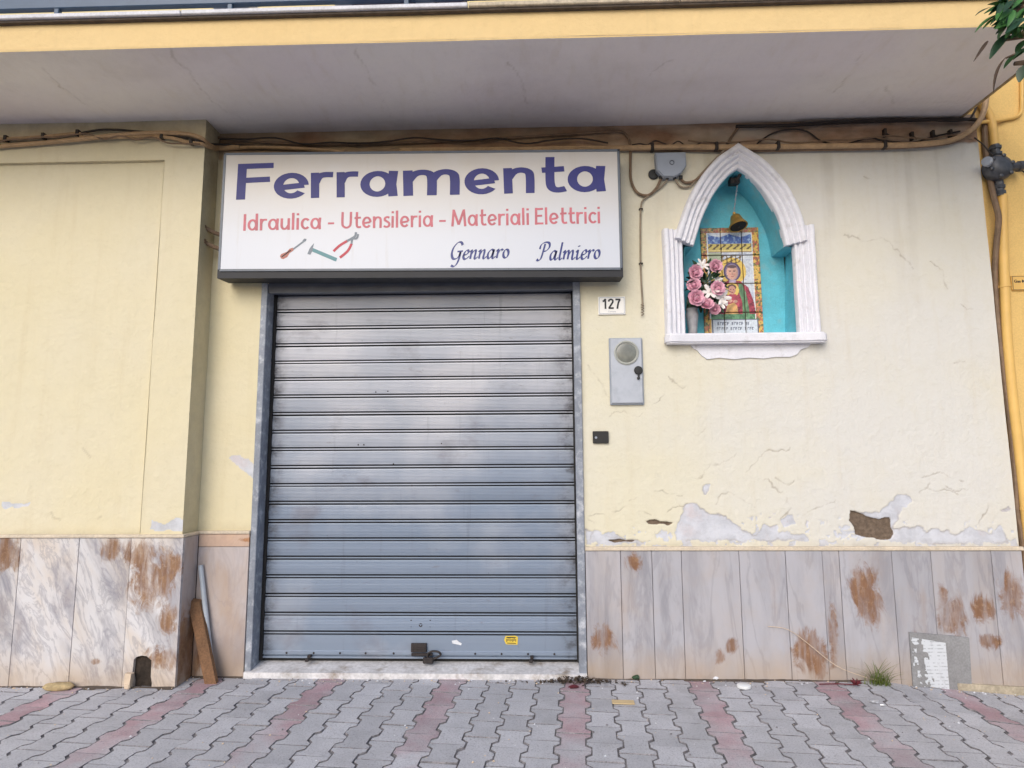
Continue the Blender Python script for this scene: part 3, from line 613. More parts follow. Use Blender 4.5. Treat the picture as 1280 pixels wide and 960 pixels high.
for k in range(9):
    bl = -.0055 * math.sin(math.pi * (k + .5) / 9); prof += [(bl - .0004, zz), (bl - .0017, zz + .003), (bl - .0017, zz + .0065), (bl - .0002, zz + .0085)]; zz += .0100
prof += [(-.001, zz + .003), (.0, PT - .002), (.004, PT - .0006)]
def extrude_prof(prof, x0, x1):
    v = [(x, SHY + y, z) for x in (x0, x1) for y, z in prof]; n = len(prof)
    return v, [(i, i + n, i + n + 1, i + 1) for i in range(n - 1)]
Z0 = .2435
sl = None
for k in range(19):
    zb = Z0 + k * PT
    if sl is None:
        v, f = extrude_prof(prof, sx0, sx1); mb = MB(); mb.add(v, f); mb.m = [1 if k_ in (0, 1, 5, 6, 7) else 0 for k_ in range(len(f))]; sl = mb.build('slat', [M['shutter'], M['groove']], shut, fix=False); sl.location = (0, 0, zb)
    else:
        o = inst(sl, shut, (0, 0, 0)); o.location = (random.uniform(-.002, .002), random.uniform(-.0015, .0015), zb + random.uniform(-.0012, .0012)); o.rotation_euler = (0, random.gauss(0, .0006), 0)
bp = [(.004, .083), (-.006, .086), (-.006, .098), (.010, .1), (.010, .106), (-.004, .109), (-.006, .113), (-.006, .130), (-.003, .133), (0, .137), (-.001, .19), (0, Z0 - .003), (.004, Z0 - .001)]
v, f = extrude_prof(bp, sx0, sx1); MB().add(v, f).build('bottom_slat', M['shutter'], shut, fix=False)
for px in (358, 392, 425, 457, 492, 594, 627, 660, 693):
    p = at(px, 822, SHY - .006); MB().lathe([(.007, 0), (.007, .004), (.003, .007)], (p.x, SHY - .006, .121), (0, -1, 0), 10).build('bolt', M['iron'], shut)
for px in (386, 665):
    p = at(px, 828, SHY - .03); mb = MB(); mb.box(p.x - .012, p.x + .012, SHY - .034, SHY - .002, .094, .112, .002); mb.box(p.x - .020, p.x + .006, SHY - .058, SHY - .030, .076, .096, .003); mb.build('handle', M['iron'], shut)
p = at(526, 781, SHY); mb = MB(); mb.lathe([(.013, 0), (.013, .006), (.006, .006), (.005, .002)], (p.x, SHY - .001, p.z), (0, -1, 0), 14)
for dx, dz in ((-.068, .03), (.068, .03), (-.068, -.014), (.068, -.014)): MB().lathe([(.007, 0), (.006, .004)], (p.x + dx, SHY - .001, p.z + dz), (0, -1, 0), 8).build('rivet', M['iron'], shut)
mb.build('lock_cylinder', M['iron'], shut)
for px, py in ((552, 554), (448, 556), (455, 556), (492, 580), (515, 607), (545, 607), (470, 490), (485, 489), (525, 382)):
    p = at(px, py, SHY); MB().lathe([(.004, 0), (.006, .003), (.002, .004)], (p.x, SHY - .001, p.z), (0, -1, 0), 7).build('dent', M['iron'], shut)
# hasp and padlock
p = at(524, 813, SHY); mb = MB(); mb.box(p.x - .055, p.x + .055, SHY - .022, SHY - .003, .132, .192, .003); mb.box(p.x - .048, p.x + .045, SHY - .030, SHY - .021, .158, .168, .002); mb.box(p.x - .05, p.x + .10, SHY - .036, SHY - .0225, .112, .131, .003)
mb.build('hasp', M['iron'], shut)
q = at(540, 822, SHY - .05)
pl = empty('padlock', (q.x, SHY - .05, .09), 'rusty grey padlock with shackle hanging from the hasp at the foot of the shutter', 'padlock')
mb = MB(); mb.box(q.x - .062, q.x + .010, SHY - .064, SHY - .038, .068, .110, .006); mb.build('padlock_body', M['iron'], pl)
mb = MB(); sh = cr([(q.x - .03, SHY - .05, .108), (q.x - .028, SHY - .05, .135), (q.x + .005, SHY - .052, .150), (q.x + .045, SHY - .052, .146), (q.x + .06, SHY - .05, .128), (q.x + .042, SHY - .05, .112), (q.x + .008, SHY - .05, .100)], 5); mb.tube(sh, .0075, 8); mb.build('shackle', M['iron'], pl, smooth=True)
# sticker and torn label on the shutter
p = at(639, 800, SHY); mb = MB(); mb.prism([(p.x - .046 + .01, p.z - .028), (p.x + .044, p.z - .03), (p.x + .048, p.z + .02), (p.x + .03, p.z + .03), (p.x - .04, p.z + .028), (p.x - .05, p.z)], SHY - .0035, SHY - .002)
for k in range(9): mb.box(p.x - .034 + k * .008, p.x - .030 + k * .008, SHY - .0042, SHY - .0036, p.z - .012 + (k * 7 % 5) * .002, p.z + .008 + (k * 5 % 4) * .002, 0, 1)
mb.add([(p.x + a, SHY - .0040, p.z + b) for a, b in [(-.036, .014), (.036, .016), (.03, .022), (-.03, .022)]], [(0, 1, 2, 3)], 1); mb.add([(p.x + a, SHY - .0040, p.z + b) for a, b in [(-.03, -.022), (.034, -.024), (.034, -.019), (-.03, -.017)]], [(0, 1, 2, 3)], 1)
mb.build('sticker', [M['sticker'], M['ink']], shut)
p = at(571, 803, SHY); MB().prism([(p.x - .035, p.z + .012), (p.x + .0, p.z + .018), (p.x + .016, p.z + .004), (p.x + .036, p.z - .006), (p.x + .03, p.z - .018), (p.x - .03, p.z - .006)], SHY - .004, SHY - .002).build('torn_label', M['paper'], shut)

# ------------------------------------------------------------------ neighbour
nb = empty('neighbour_building', (5.5, .04, 0), 'ochre yellow neighbouring wall at the right edge of the shop front', 'building')
MB().box(WX1 - .03, 9.5, .035, .6, -.4, 7.5).build('wall', M['ochre'], nb)
MB().box(WX1 + .25, 9.5, .012, .034, -.4, .80, .003).build('plinth', M['cement'], nb)

# ------------------------------------------------------------------ shop sign
SY = -.20
cs = [at(282, 193.5, SY), at(770.5, 189, SY), at(777, 335, SY), at(275, 337, SY)]
TL, TR, BR, BL = [Vector((p.x, SY, p.z)) for p in cs]
TL.x = BL.x = (TL.x + BL.x) / 2; TR.x = BR.x = (TR.x + BR.x) / 2
sign = empty('shop_sign', ((TL.x + TR.x) / 2, -.02, BL.z - .03), 'long white hardware shop sign with navy lettering above the roller shutter', 'sign')
def off(p, dx, dy, dz): return Vector((p.x + dx, p.y + dy, p.z + dz))
mb = MB(); e = .018
mb.hull([off(BL, -e, .004, -.062), off(BR, e, .004, -.062), off(TR, e, .004, e), off(TL, -e, .004, e), off(BL, -e, .17, -.05), off(BR, e, .17, -.05), off(TR, e, .17, e), off(TL, -e, .17, e)])
mb.build('sign_box', M['case'], sign)
mb = MB()   # aluminium edge round the panel
for a, b_ in ((0, 1), (1, 2), (2, 3), (3, 0)):
    P = [TL, TR, BR, BL]; u, v_ = P[a], P[b_]; w_ = .013
    n_ = {0: (0, 1), 1: (1, 0), 2: (0, -1), 3: (-1, 0)}[a]
    o1 = [off(u, n_[0] * w_, -.004, n_[1] * w_), off(v_, n_[0] * w_, -.004, n_[1] * w_), off(v_, -n_[0] * .003, -.004, -n_[1] * .003), off(u, -n_[0] * .003, -.004, -n_[1] * .003)]
    mb.hull(o1 + [off(q, 0, .0075 + a * .0003, 0) for q in o1])
mb.build('sign_edge', M['caseedge'], sign)
mb = MB(); mb.hull([BL, BR, TR, TL] + [off(q, 0, .0035, 0) for q in (BL, BR, TR, TL)]); mb.build('sign_panel', M['panel'], sign)
mb = MB()
for py in (287, 305):
    a = at(258, py - 2, -.10); b_ = at(276, py + 8, -.06); mb.tube([(a.x - .01, -.11, a.z), (a.x + .05, -.085, a.z - .03), (b_.x + .02, -.06, b_.z)], .016, 8); mb.lathe([(.012, 0), (.022, .004), (.022, .016), (.008, .018)], (a.x - .006, -.112, a.z + .002), (-.35, -.9, 0), 10)
mb.box(-2.17, -2.14, -.03, -.004, 2.8, 3.5); mb.build('bracket', M['cable_brown'], sign)

# --- lettering drawn as pen strokes
def arc(cx, cy, rx, ry, a0, a1, n=20): return [(cx + rx * math.cos(R(a0 + (a1 - a0) * i / n)), cy + ry * math.sin(R(a0 + (a1 - a0) * i / n))) for i in range(n + 1)]
XH = .70
G = {   # advance, strokes (cap height 1)
 'F': (.60, [[(.08, 0), (.085, 1)], [(.085, .925), (.60, .935)], [(.09, .53), (.55, .55)]]),
 'e': (.56, [[(.08, .30), (.485, .365)], arc(.28, .355, .205, .285, 2, 322, 26)]),
 'r': (.40, [[(.09, 0), (.075, XH)], cr([(.09, .42), (.14, .57), (.23, .635), (.40, .635)], 4)]),
 'a': (.62, [arc(.275, .35, .20, .285, 0, 360, 28), [(.53, 0), (.505, .33), (.53, XH)]]),
 'm': (.88, [[(.09, 0), (.075, XH)], cr([(.09, .42), (.18, .59), (.31, .64), (.42, .58), (.45, .42), (.45, 0)], 5), cr([(.45, .42), (.54, .59), (.66, .64), (.77, .58), (.80, .42), (.80, 0)], 5)]),
 'n': (.54, [[(.09, 0), (.075, XH)], cr([(.09, .42), (.18, .59), (.31, .64), (.43, .58), (.46, .42), (.46, 0)], 5)]),
 't': (.42, [cr([(.17, .98), (.165, .6), (.17, .25), (.21, .11), (.30, .07), (.42, .10)], 5), [(.03, .62), (.40, .645)]]),
 'I': (.20, [[(.09, 0), (.085, 1)]]), 'l': (.20, [[(.09, 0), (.08, 1.02)]]),
 'd': (.60, [arc(.265, .345, .20, .285, 0, 360, 26), [(.50, 0), (.48, 1.02)]]),
 'u': (.56, [cr([(.08, XH), (.08, .28), (.13, .12), (.24, .06), (.37, .14), (.45, .30)], 5), [(.465, 0), (.455, XH)]]),
 'i': (.20, [[(.09, 0), (.085, XH)], [(.085, .86), (.085, .985)]]),
 'c': (.46, [arc(.27, .35, .20, .285, 42, 318, 22)]),
 '-': (.36, [[(.04, .34), (.32, .34)]]),
 'U': (.70, [cr([(.09, 1), (.09, .38), (.14, .16), (.33, .06), (.52, .16), (.57, .38), (.57, 1)], 5)]),
 's': (.42, [cr([(.37, .60), (.25, .645), (.12, .58), (.12, .46), (.25, .37), (.36, .27), (.35, .12), (.22, .055), (.05, .11)], 4)]),
 'M': (.90, [[(.08, 0), (.15, 1)], [(.15, .96), (.44, .1)], [(.44, .1), (.73, .96)], [(.73, 1), (.82, 0)]]),
 'E': (.52, [[(.08, 0), (.085, 1)], [(.085, .925), (.48, .935)], [(.09, .52), (.43, .53)], [(.085, .075), (.50, .07)]]),
}
SCR = {
 'G': (.74, [cr([(.66, .80), (.55, .96), (.34, .95), (.13, .68), (.07, .34), (.18, .06), (.38, .03), (.54, .18), (.60, .44), (.58, .10), (.50, -.22), (.34, -.40), (.14, -.34)], 6), [(.40, .44), (.74, .46)]]),
 'e': (.42, [cr([(.05, .22), (.25, .27), (.34, .40), (.26, .50), (.12, .40), (.06, .18), (.13, .01), (.27, .02), (.42, .16)], 6)]),
 'n': (.52, [cr([(-.02, .38), (.09, .50), (.08, .25), (.07, .0)], 4), cr([(.08, .22), (.2, .43), (.32, .49), (.35, .34), (.33, .08), (.40, .0), (.52, .12)], 5)]),
 'a': (.54, [cr([(.36, .45), (.22, .50), (.07, .32), (.06, .09), (.16, .0), (.30, .16), (.385, .48), (.35, .10), (.42, .0), (.54, .12)], 6)]),
 'r': (.38, [cr([(-.02, .38), (.09, .50), (.08, .25), (.07, .0)], 4), cr([(.08, .22), (.18, .42), (.30, .49), (.37, .42)], 4)]),
 'o': (.44, [arc(.2, .245, .155, .24, 70, 432, 22)]),
 'P': (.72, [cr([(.34, .92), (.28, .5), (.2, .10), (.06, -.02), (-.06, .05)], 5), cr([(.04, .62), (.10, .86), (.32, 1.0), (.58, .96), (.64, .74), (.50, .54), (.30, .48)], 6)]),
 'l': (.26, [cr([(.13, .98), (.10, .5), (.08, .1), (.15, .0), (.26, .10)], 5)]),
 'm': (.80, [cr([(-.02, .38), (.09, .50), (.08, .25), (.07, .0)], 4), cr([(.08, .22), (.2, .43), (.31, .49), (.34, .34), (.33, .0)], 5), cr([(.34, .22), (.46, .43), (.57, .49), (.61, .34), (.60, .08), (.67, .0), (.80, .12)], 5)]),
 'i': (.28, [cr([(-.02, .38), (.09, .50), (.08, .1), (.15, .0), (.28, .12)], 5), [(.14, .70), (.12, .76)]]),
}
_k = [0]
def ribbon(mb, pts, width, f3, mi=0):
    n = len(pts); v = []
    for i in range(n):
        a = pts[max(i - 1, 0)]; b = pts[min(i + 1, n - 1)]; tx, ty = b[0] - a[0], b[1] - a[1]; q = math.hypot(tx, ty) or 1
        wd = width(tx / q, ty / q, i / (n - 1)) / 2; nx, ny = -ty / q * wd, tx / q * wd
        v += [f3(pts[i][0] + nx, pts[i][1] + ny), f3(pts[i][0] - nx, pts[i][1] - ny)]
    _k[0] = (_k[0] + 1) % 9; dy = -.0005 - _k[0] * .00012
    mb.add([Vector((p.x, p.y + dy, p.z)) for p in v], [(2 * i, 2 * i + 1, 2 * i + 3, 2 * i + 2) for i in range(n - 1)], mi)
def word(mb, text, glyphs, p0, p1, capz, width, shear=0., boxes=None, gap=.0):
    """p0, p1: photo pixels of the baseline's two ends on the sign face; capz: cap height in metres"""
    A_, B_ = at(p0[0], p0[1], SY), at(p1[0], p1[1], SY); U = (B_ - A_)
    if boxes:
        x00, x11 = boxes[0][0], boxes[-1][1]
        spans = [((a - x00) / (x11 - x00), (b - x00) / (x11 - x00)) for a, b in boxes]
    else:
        tot = sum(glyphs[ch][0] + gap for ch in text) - gap; s = 0; spans = []
        for ch in text: spans.append((s / tot, (s + glyphs[ch][0]) / tot)); s += glyphs[ch][0] + gap
    for ch, (s0, s1) in zip(text, spans):
        adv, strokes = glyphs[ch]; asp = (s1 - s0) * U.length / adv / capz       # horizontal stretch of this glyph
        for st in strokes:
            # build in unstretched units, stretch afterwards
            f3 = lambda x, y: A_ + U * (s0 + (s1 - s0) * (x / adv)) + Vector((shear * y * capz, 0, y * capz))
            ribbon(mb, st, width, f3)
hz_ = lambda tx, ty, s: .15
mb = MB(); bx = [(82, 192), (195, 300), (305, 372), (382, 447), (454, 569), (580, 750), (763, 865), (877, 970), (985, 1060), (1066, 1180)]
word(mb, 'Ferramenta', G, (260 + 82 / 2.37, 170 + 189 / 2.37), (260 + 1182 / 2.37, 170 + 164 / 2.37), .272, hz_, boxes=bx)
tag(mb.build('lettering', M['navy'], sign, fix=False), 'large navy lettering reading Ferramenta')
mb = MB(); lw = lambda tx, ty, s: .115 + .025 * abs(ty)
z2 = lambda x, y: (260 + x / 2.37, 170 + y / 2.37)
sl_ = lambda x: 281 - (x - 105) * (281 - 259) / 1058
for t_, a, b_ in (('Idraulica', 103, 336), ('-', 352, 376), ('Utensileria', 393, 668), ('-', 682, 707), ('Materiali', 720, 953), ('Elettrici', 968, 1164)):
    mb = MB(); word(mb, t_, G, z2(a, sl_(a)), z2(b_, sl_(b_)), .124, lw, gap=.05)
    tag(mb.build('lettering', M['rose_ink'], sign, fix=False), 'faded red lettering reading ' + t_ if t_ != '-' else 'faded red dash between two words')
mb = MB(); nib = lambda tx, ty, s: .045 + .105 * abs(tx * math.sin(R(35)) - ty * math.cos(R(35))) ** 1.3
word(mb, 'Gennaro', SCR, z2(716, 366), z2(892, 361), .128, nib, shear=.16, gap=.02)
tag(mb.build('lettering', M['script_ink'], sign, fix=False), 'dark blue italic lettering reading Gennaro'); mb = MB()
word(mb, 'Palmiero', SCR, z2(976, 368), z2(1162, 363), .128, nib, shear=.16, gap=.02)
tag(mb.build('lettering', M['script_ink'], sign, fix=False), 'dark blue italic lettering reading Palmiero')
# --- the three little tools printed on the panel
def pr(pts): return [at(340 + x / 10.667, 280 + y / 10.667, SY) for x, y in pts]
def flat(mb, pts, dy, mi=0): mb.add([Vector((p.x, SY - dy, p.z)) for p in pr(pts)], [tuple(range(len(pts)))], mi)
def flatline(mb, pts, wd, dy, mi=0):
    pts = cr(pts, 5) if len(pts) > 2 else pts; n = len(pts); L = []
    for i in range(n):
        a = pts[max(i - 1, 0)]; b = pts[min(i + 1, n - 1)]; q = math.hypot(b[0] - a[0], b[1] - a[1]); nx, ny = -(b[1] - a[1]) / q * wd / 2, (b[0] - a[0]) / q * wd / 2
        L += [(pts[i][0] + nx, pts[i][1] + ny), (pts[i][0] - nx, pts[i][1] - ny)]
    P = pr(L); mb.add([Vector((p.x, SY - dy, p.z)) for p in P], [(2 * i, 2 * i + 1, 2 * i + 3, 2 * i + 2) for i in range(n - 1)], mi)
mb = MB(); flat(mb, [(105, 430), (125, 400), (200, 370), (235, 330), (280, 315), (300, 330), (285, 355), (235, 390), (205, 440), (150, 470), (120, 460)], .0008, 0); flatline(mb, [(285, 335), (420, 235)], 22, .0012, 1); flat(mb, [(405, 225), (430, 195), (462, 200), (455, 225), (430, 240)], .0015, 1); flatline(mb, [(130, 440), (250, 350)], 14, .0018, 2)
tag(mb.build('printed_tool', [M['print_wood'], M['print_grey'], M['iron']], sign, fix=False), 'printed screwdriver with wooden handle')
mb = MB(); flat(mb, [(520, 325), (545, 320), (870, 455), (855, 500), (835, 495), (530, 365)], .0008, 0); flat(mb, [(562, 255), (545, 320), (545, 350), (512, 410), (472, 400), (500, 330), (530, 290)], .0012, 1)
tag(mb.build('printed_tool', [M['print_teal'], M['print_grey']], sign, fix=False), 'printed hammer with teal handle')
mb = MB(); flatline(mb, [(820, 365), (900, 290), (1010, 222)], 34, .0008, 0); flatline(mb, [(905, 450), (1010, 360), (1062, 262)], 34, .0010, 0); flatline(mb, [(1000, 228), (1070, 190), (1110, 160), (1120, 110)], 30, .0014, 1); flatline(mb, [(1060, 265), (1075, 200), (1130, 190), (1150, 135)], 26, .0017, 1)
tag(mb.build('printed_tool', [M['print_red'], M['print_grey']], sign, fix=False), 'printed pliers with red grips')

# ------------------------------------------------------------------ wall shrine
shr = empty('wall_shrine', (at(928, 440, 0).x, -.02, at(928, 440, 0).z), 'pointed arch shrine niche with ribbed white surround and turquoise inside, in the cream wall', 'shrine')
op = W(N_OPEN, -.02); NB = .235
n = len(op); mb = MB()
fine = []
for i in range(n):      # subdivide outline a little so the arch is smooth
    fine.append(op[i])
arch = cr([op[i] for i in range(2, 8)], 7) + cr([op[i] for i in range(7, 13)], 7)[1:]
opn = [op[0], op[1]] + arch + [op[13], op[14]]; n = len(opn)
mb.add([(x, .004, z) for x, z in opn] + [(x, NB, z) for x, z in opn], [(i, (i + 1) % n, (i + 1) % n + n, i + n) for i in range(n)])
mb.box(op[0][0] - .03, op[14][0] + .03, NB, NB + .02, op[0][1] - .03, max(z for _, z in opn) + .05)
rc = mb.build('niche', M['turq'], shr)
def moulding(name, inner, prof_, y_extra=0., caps=True):
    """sweep a stepped profile (t outward, protrusion) along inner edge points; outward is left of travel"""
    k = len(inner); V_ = []; m_ = len(prof_)
    for i in range(k):
        a = Vector(inner[max(i - 1, 0)]); b = Vector(inner[i]); d_ = Vector(inner[min(i + 1, k - 1)])
        n1 = (b - a).normalized() if i > 0 else (d_ - b).normalized(); n2 = (d_ - b).normalized() if i < k - 1 else n1
        p1 = Vector((-n1.y, n1.x)); p2 = Vector((-n2.y, n2.x)); mt = (p1 + p2).normalized(); mt /= max(.35, mt.dot(p1))
        for t_, pr_ in prof_: V_.append((b.x + mt.x * t_, -pr_ - y_extra, b.y + mt.y * t_))
    F_ = [(i * m_ + j, i * m_ + j + 1, (i + 1) * m_ + j + 1, (i + 1) * m_ + j) for i in range(k - 1) for j in range(m_ - 1)]
    if caps: F_ += [tuple(range(m_)), tuple(reversed(range((k - 1) * m_, k * m_)))]
    
    def wob(p): a_ = np.array(p[0] * 7.), np.array(p[2] * 7. + p[1] * 11); return (float(fbm(*a_, 3)) - .5), (float(fbm(a_[0] + 40, a_[1], 3)) - .5)
    V_ = [(x + wob((x, y, z))[1] * .010, y + wob((x, y, z))[0] * .014, z) for x, y, z in V_]
    mb = MB(); mb.add(V_, F_); return mb.build(name, M['white'], shr, smooth=True)
steps = [(0, -.03), (0, .018), (.004, .024), (.010, .027), (.017, .026), (.023, .019), (.028, .019), (.033, .034), (.040, .040), (.047, .039), (.054, .031), (.060, .032), (.065, .047), (.073, .054), (.081, .053), (.088, .045), (.094, .046), (.100, .062), (.108, .068), (.120, .069), (.130, .066), (.137, .055), (.140, -.01)]
moulding('arch_moulding', arch, [(t_ * 1.08, p_) for t_, p_ in steps], .004)
zt = at(845, 286, -.05).z; zb_ = at(845, 420, -.05).z
stl = [(t_, p_) for t_, p_ in steps]
lin_ = lambda a_, b2: [(a_[0], a_[1] + (b2[1] - a_[1]) * k / 14) for k in range(15)]
lft = lin_((op[0][0] + .001, zb_), (op[0][0] + .001, zt)); moulding('jamb_moulding', lft, [(t_ * 1.04, p_) for t_, p_ in steps])
rgt = lin_((op[14][0] - .001, zt + .012), (op[14][0] - .001, zb_)); moulding('jamb_moulding', rgt, [(t_ * .98, p_) for t_, p_ in steps])
mb = MB(); xl, xr = op[0][0] - .150, op[14][0] + .165; z1 = op[0][1]
pts = [(op[0][0] - .02, NB - .002), (op[0][0] - .02, .01), (xl, -.004), (xl - .004, -.06), (xl + .02, -.092), (xl + .07, -.10), (xl + .11, -.082), (xr - .11, -.082), (xr - .07, -.10), (xr - .02, -.092), (xr + .004, -.06), (xr, -.004), (op[14][0] + .02, .01), (op[14][0] + .02, NB - .002)]
bm = bmesh.new(); vs = [bm.verts.new((x, y, z1 + .003)) for x, y in pts]; fc = bm.faces.new(vs)
ex = bmesh.ops.extrude_face_region(bm, geom=[fc]); bmesh.ops.translate(bm, verts=[v for v in ex['geom'] if isinstance(v, bmesh.types.BMVert)], vec=(0, 0, -.072))
bmesh.ops.bevel(bm, geom=[e_ for e_ in bm.edges if abs(e_.verts[0].co.z - e_.verts[1].co.z) < .001], offset=.012, segments=3, affect='EDGES'); mb.bm(bm); bm.free()
mb.build('sill', M['white'], shr, smooth=True)
ap = W([(862, 428), (1016, 428), (1010, 434), (1001, 437), (996, 443), (988, 446), (970, 446), (955, 448), (936, 447), (918, 449), (900, 447), (884, 449), (877, 444), (872, 438), (866, 435)], -.012)
MB().prism(ap, -.012, .01).build('apron', M['white'], shr)
xb = at(922, 222, .03); mb = MB(); mb.box(xb.x - .045, xb.x + .03, .06, .12, xb.z - .03, xb.z + .02, .006); mb.tube([(xb.x - .02, .09, xb.z - .02), (xb.x, .05, xb.z - .01), (xb.x + .025, .02, xb.z + .03)], .012, 8); mb.build('bell_hook', M['iron'], shr)

# tile picture: 12 glazed tiles, the picture painted tile by tile
ty = NB - .016; q0, q1, q2, q3 = at(876, 284.5, ty), at(950, 282.8, ty), at(954, 419, ty), at(880, 419, ty)
tx0 = (q0.x + q3.x) / 2; tx1 = (q1.x + q2.x) / 2; tz1 = q0.z; tz0 = q2.z
icon = empty('tile_picture', ((tx0 + tx1) / 2, ty, tz0), 'glazed tile picture of a crowned haloed woman with a child, inside the turquoise shrine', 'picture')
def paint(U, Vv):
    """U, Vv in 0..380 x 0..680 picture units, origin top left"""
    x, y = U + 90, Vv + 225; C = np.zeros(x.shape + (3,)); lin = lambda r, g, b: np.array(c(r, g, b)[:3])
    C[:] = lin(222, 178, 70)
    nz = fbm(x / 14., y / 14., 3); nz2 = fbm(x / 9. + 40, y / 9., 3)
    def put(mask, col): C[mask] = lin(*col)
    def el(cx, cy, rx, ry): return ((x - cx) / rx) ** 2 + ((y - cy) / ry) ** 2 < 1
    def pg(*p): return sdf(x, y, list(p)) < 0
    brd = (x < 128) | (x > 424) | (y < 262)
    put(brd & (y < 262) & (nz > .35), (170, 130, 90)); put(brd & (nz > .56), (176, 92, 64)); put(brd & (nz2 > .64), (84, 104, 56))
    put((y > 640) & brd & (nz > .42), (190, 108, 70)); put((y > 640) & brd & (nz2 > .6), (96, 110, 60))
    put(((x > 128) & (x < 136) | (x > 416) & (x < 424)) & (y > 262) & (y < 800), (226, 226, 228))
    inn = (x >= 136) & (x <= 416) & (y >= 262)
    put(inn, (206, 212, 222)); put(inn & (nz > .58), (186, 192, 210))
    arch_ = 268 + 18 * np.abs(np.sin((x - 136) / 280. * 6.28))
    put(inn & (y > arch_) & (y < 330), (92, 128, 190)); put(inn & (y > arch_) & (y < 330) & (nz > .5), (60, 92, 168)); put(inn & (y > arch_) & (y < 330) & (nz < .34), (150, 176, 212))
    put(inn & (y >= 330) & (y < 370), (206, 184, 84)); put(inn & (y >= 334) & (y < 366) & (np.sin(x / 7. + np.sin(y / 8.) * 2) > .35), (92, 74, 40)); put(inn & (y >= 370) & (y < 380), (222, 200, 120)); put(inn & (y >= 380) & (y < 386), (140, 104, 60))
    put(inn & (y >= 388) & (y < 460) & (x < 220), (168, 178, 150))
    put(el(286, 505, 88, 86), (226, 188, 66)); put(pg((150, 480), (210, 470), (210, 600), (170, 660), (140, 660)), (222, 186, 76))
    put(pg((208, 410), (230, 402), (340, 404), (352, 418), (326, 462), (236, 462)) & (np.abs(np.sin(x / 9.)) + np.abs(np.sin((y + x * .4) / 8.)) < 1.25), (110, 84, 34))
    put(pg((178, 772), (190, 650), (215, 585), (255, 562), (330, 566), (382, 606), (412, 690), (424, 772)), (164, 40, 66))
    put(pg((178, 772), (190, 650), (215, 585), (255, 562), (330, 566), (382, 606), (412, 690), (424, 772)) & (nz2 > .55), (122, 28, 52))
    put(pg((318, 575), (345, 590), (366, 640), (378, 720), (384, 772), (340, 772), (338, 690), (322, 640)), (92, 136, 92))
    put(el(284, 508, 56, 60), (78, 60, 98)); put(el(284, 509, 44, 52), (132, 112, 146)); put(el(284, 513, 37, 46), (226, 172, 150))
    put(el(284, 476, 31, 10), (104, 74, 74)); put(el(270, 507, 6, 2.8) | el(297, 506, 6, 2.8), (92, 66, 60)); put(el(285, 522, 3.5, 8), (204, 144, 124)); put(el(285, 538, 9, 3), (186, 92, 92))
    put(pg((264, 558), (304, 558), (308, 576), (284, 584), (260, 576)), (178, 160, 186))
    put(el(278, 622, 44, 46), (232, 198, 84)); put(pg((242, 660), (262, 648), (300, 648), (318, 668), (322, 730), (236, 730)), (186, 62, 82))
    put(el(278, 606, 28, 18), (96, 60, 44)); put(el(278, 624, 23, 27), (226, 160, 138)); put(el(270, 620, 4, 2.5) | el(287, 620, 4, 2.5), (60, 42, 40)); put(el(279, 638, 7, 2.5), (170, 60, 64))
    put(pg((228, 772), (244, 716), (286, 700), (306, 722), (312, 772)), (222, 168, 92)); put(el(262, 690, 16, 10) | el(296, 694, 14, 9), (222, 164, 142))
    put(inn & (y > 772) & (y < 808), (96, 152, 104)); put(inn & (y > 772) & (y < 808) & (nz > .5), (70, 120, 80))
    sh = np.clip((x - 262) / 60., 0, 1) * .35; fm_ = el(284, 512, 38, 47) | el(278, 624, 23, 27); C[fm_] *= (1 - sh)[fm_][:, None]
    C[el(270, 524, 8, 6) | el(300, 524, 7, 6)] *= np.array([1., .78, .76]); put(el(270, 501, 9, 1.6) | el(299, 500, 8, 1.6), (110, 70, 60))
    rob = pg((178, 772), (190, 650), (215, 585), (255, 562), (330, 566), (382, 606), (412, 690), (424, 772)) & ~el(278, 622, 44, 46)
    C[rob] *= (.72 + .5 * (.5 + .5 * np.sin(x / 9. + np.sin(y / 23.) * 2.2 + y / 40.)))[rob][:, None]
    tab = (x > 148) & (x < 428) & (y > 808); put((x > 138) & (x < 436) & (y > 804), (84, 92, 108)); put(tab, (204, 212, 224))
    for y_, xa, xb2 in ((832, 176, 376), (862, 168, 402)):
        row = (np.abs(y - y_) < 9) & (x > xa) & (x < xb2); ph = ((x - xa) % 15.); let = ((x - xa) // 15).astype(int)
        gapm = (let % 6 != 5); put(row & gapm & ((ph < 4) | ((ph < 11) & ((np.abs(y - y_ + 7) < 2.5) | ((np.abs(y - y_) < 2.) & (let % 2 == 0)) | ((y - y_ > 6) & (let % 3 == 0))))), (96, 104, 124))
    C *= (.74 + .5 * fbm(x / 6., y / 6., 3))[..., None]; C = C * .9 + .1 * C.mean(-1, keepdims=True) + .012
    return C
gt = NT('glazed_tile'); ga = gt.n('ShaderNodeAttribute', attribute_name='paint'); gt.l(ga.outputs['Color'], gt.b.inputs['Base Color']); gt.b.inputs['Roughness'].default_value = .25
gt.bump(gt.noise(30, 2), .05, .003)
cx_ = [tx0, tx0 + (tx1 - tx0) * .345, tx0 + (tx1 - tx0) * .70, tx1]; cz_ = [tz1 - (tz1 - tz0) * k for k in (0, .262, .525, .79, 1)]
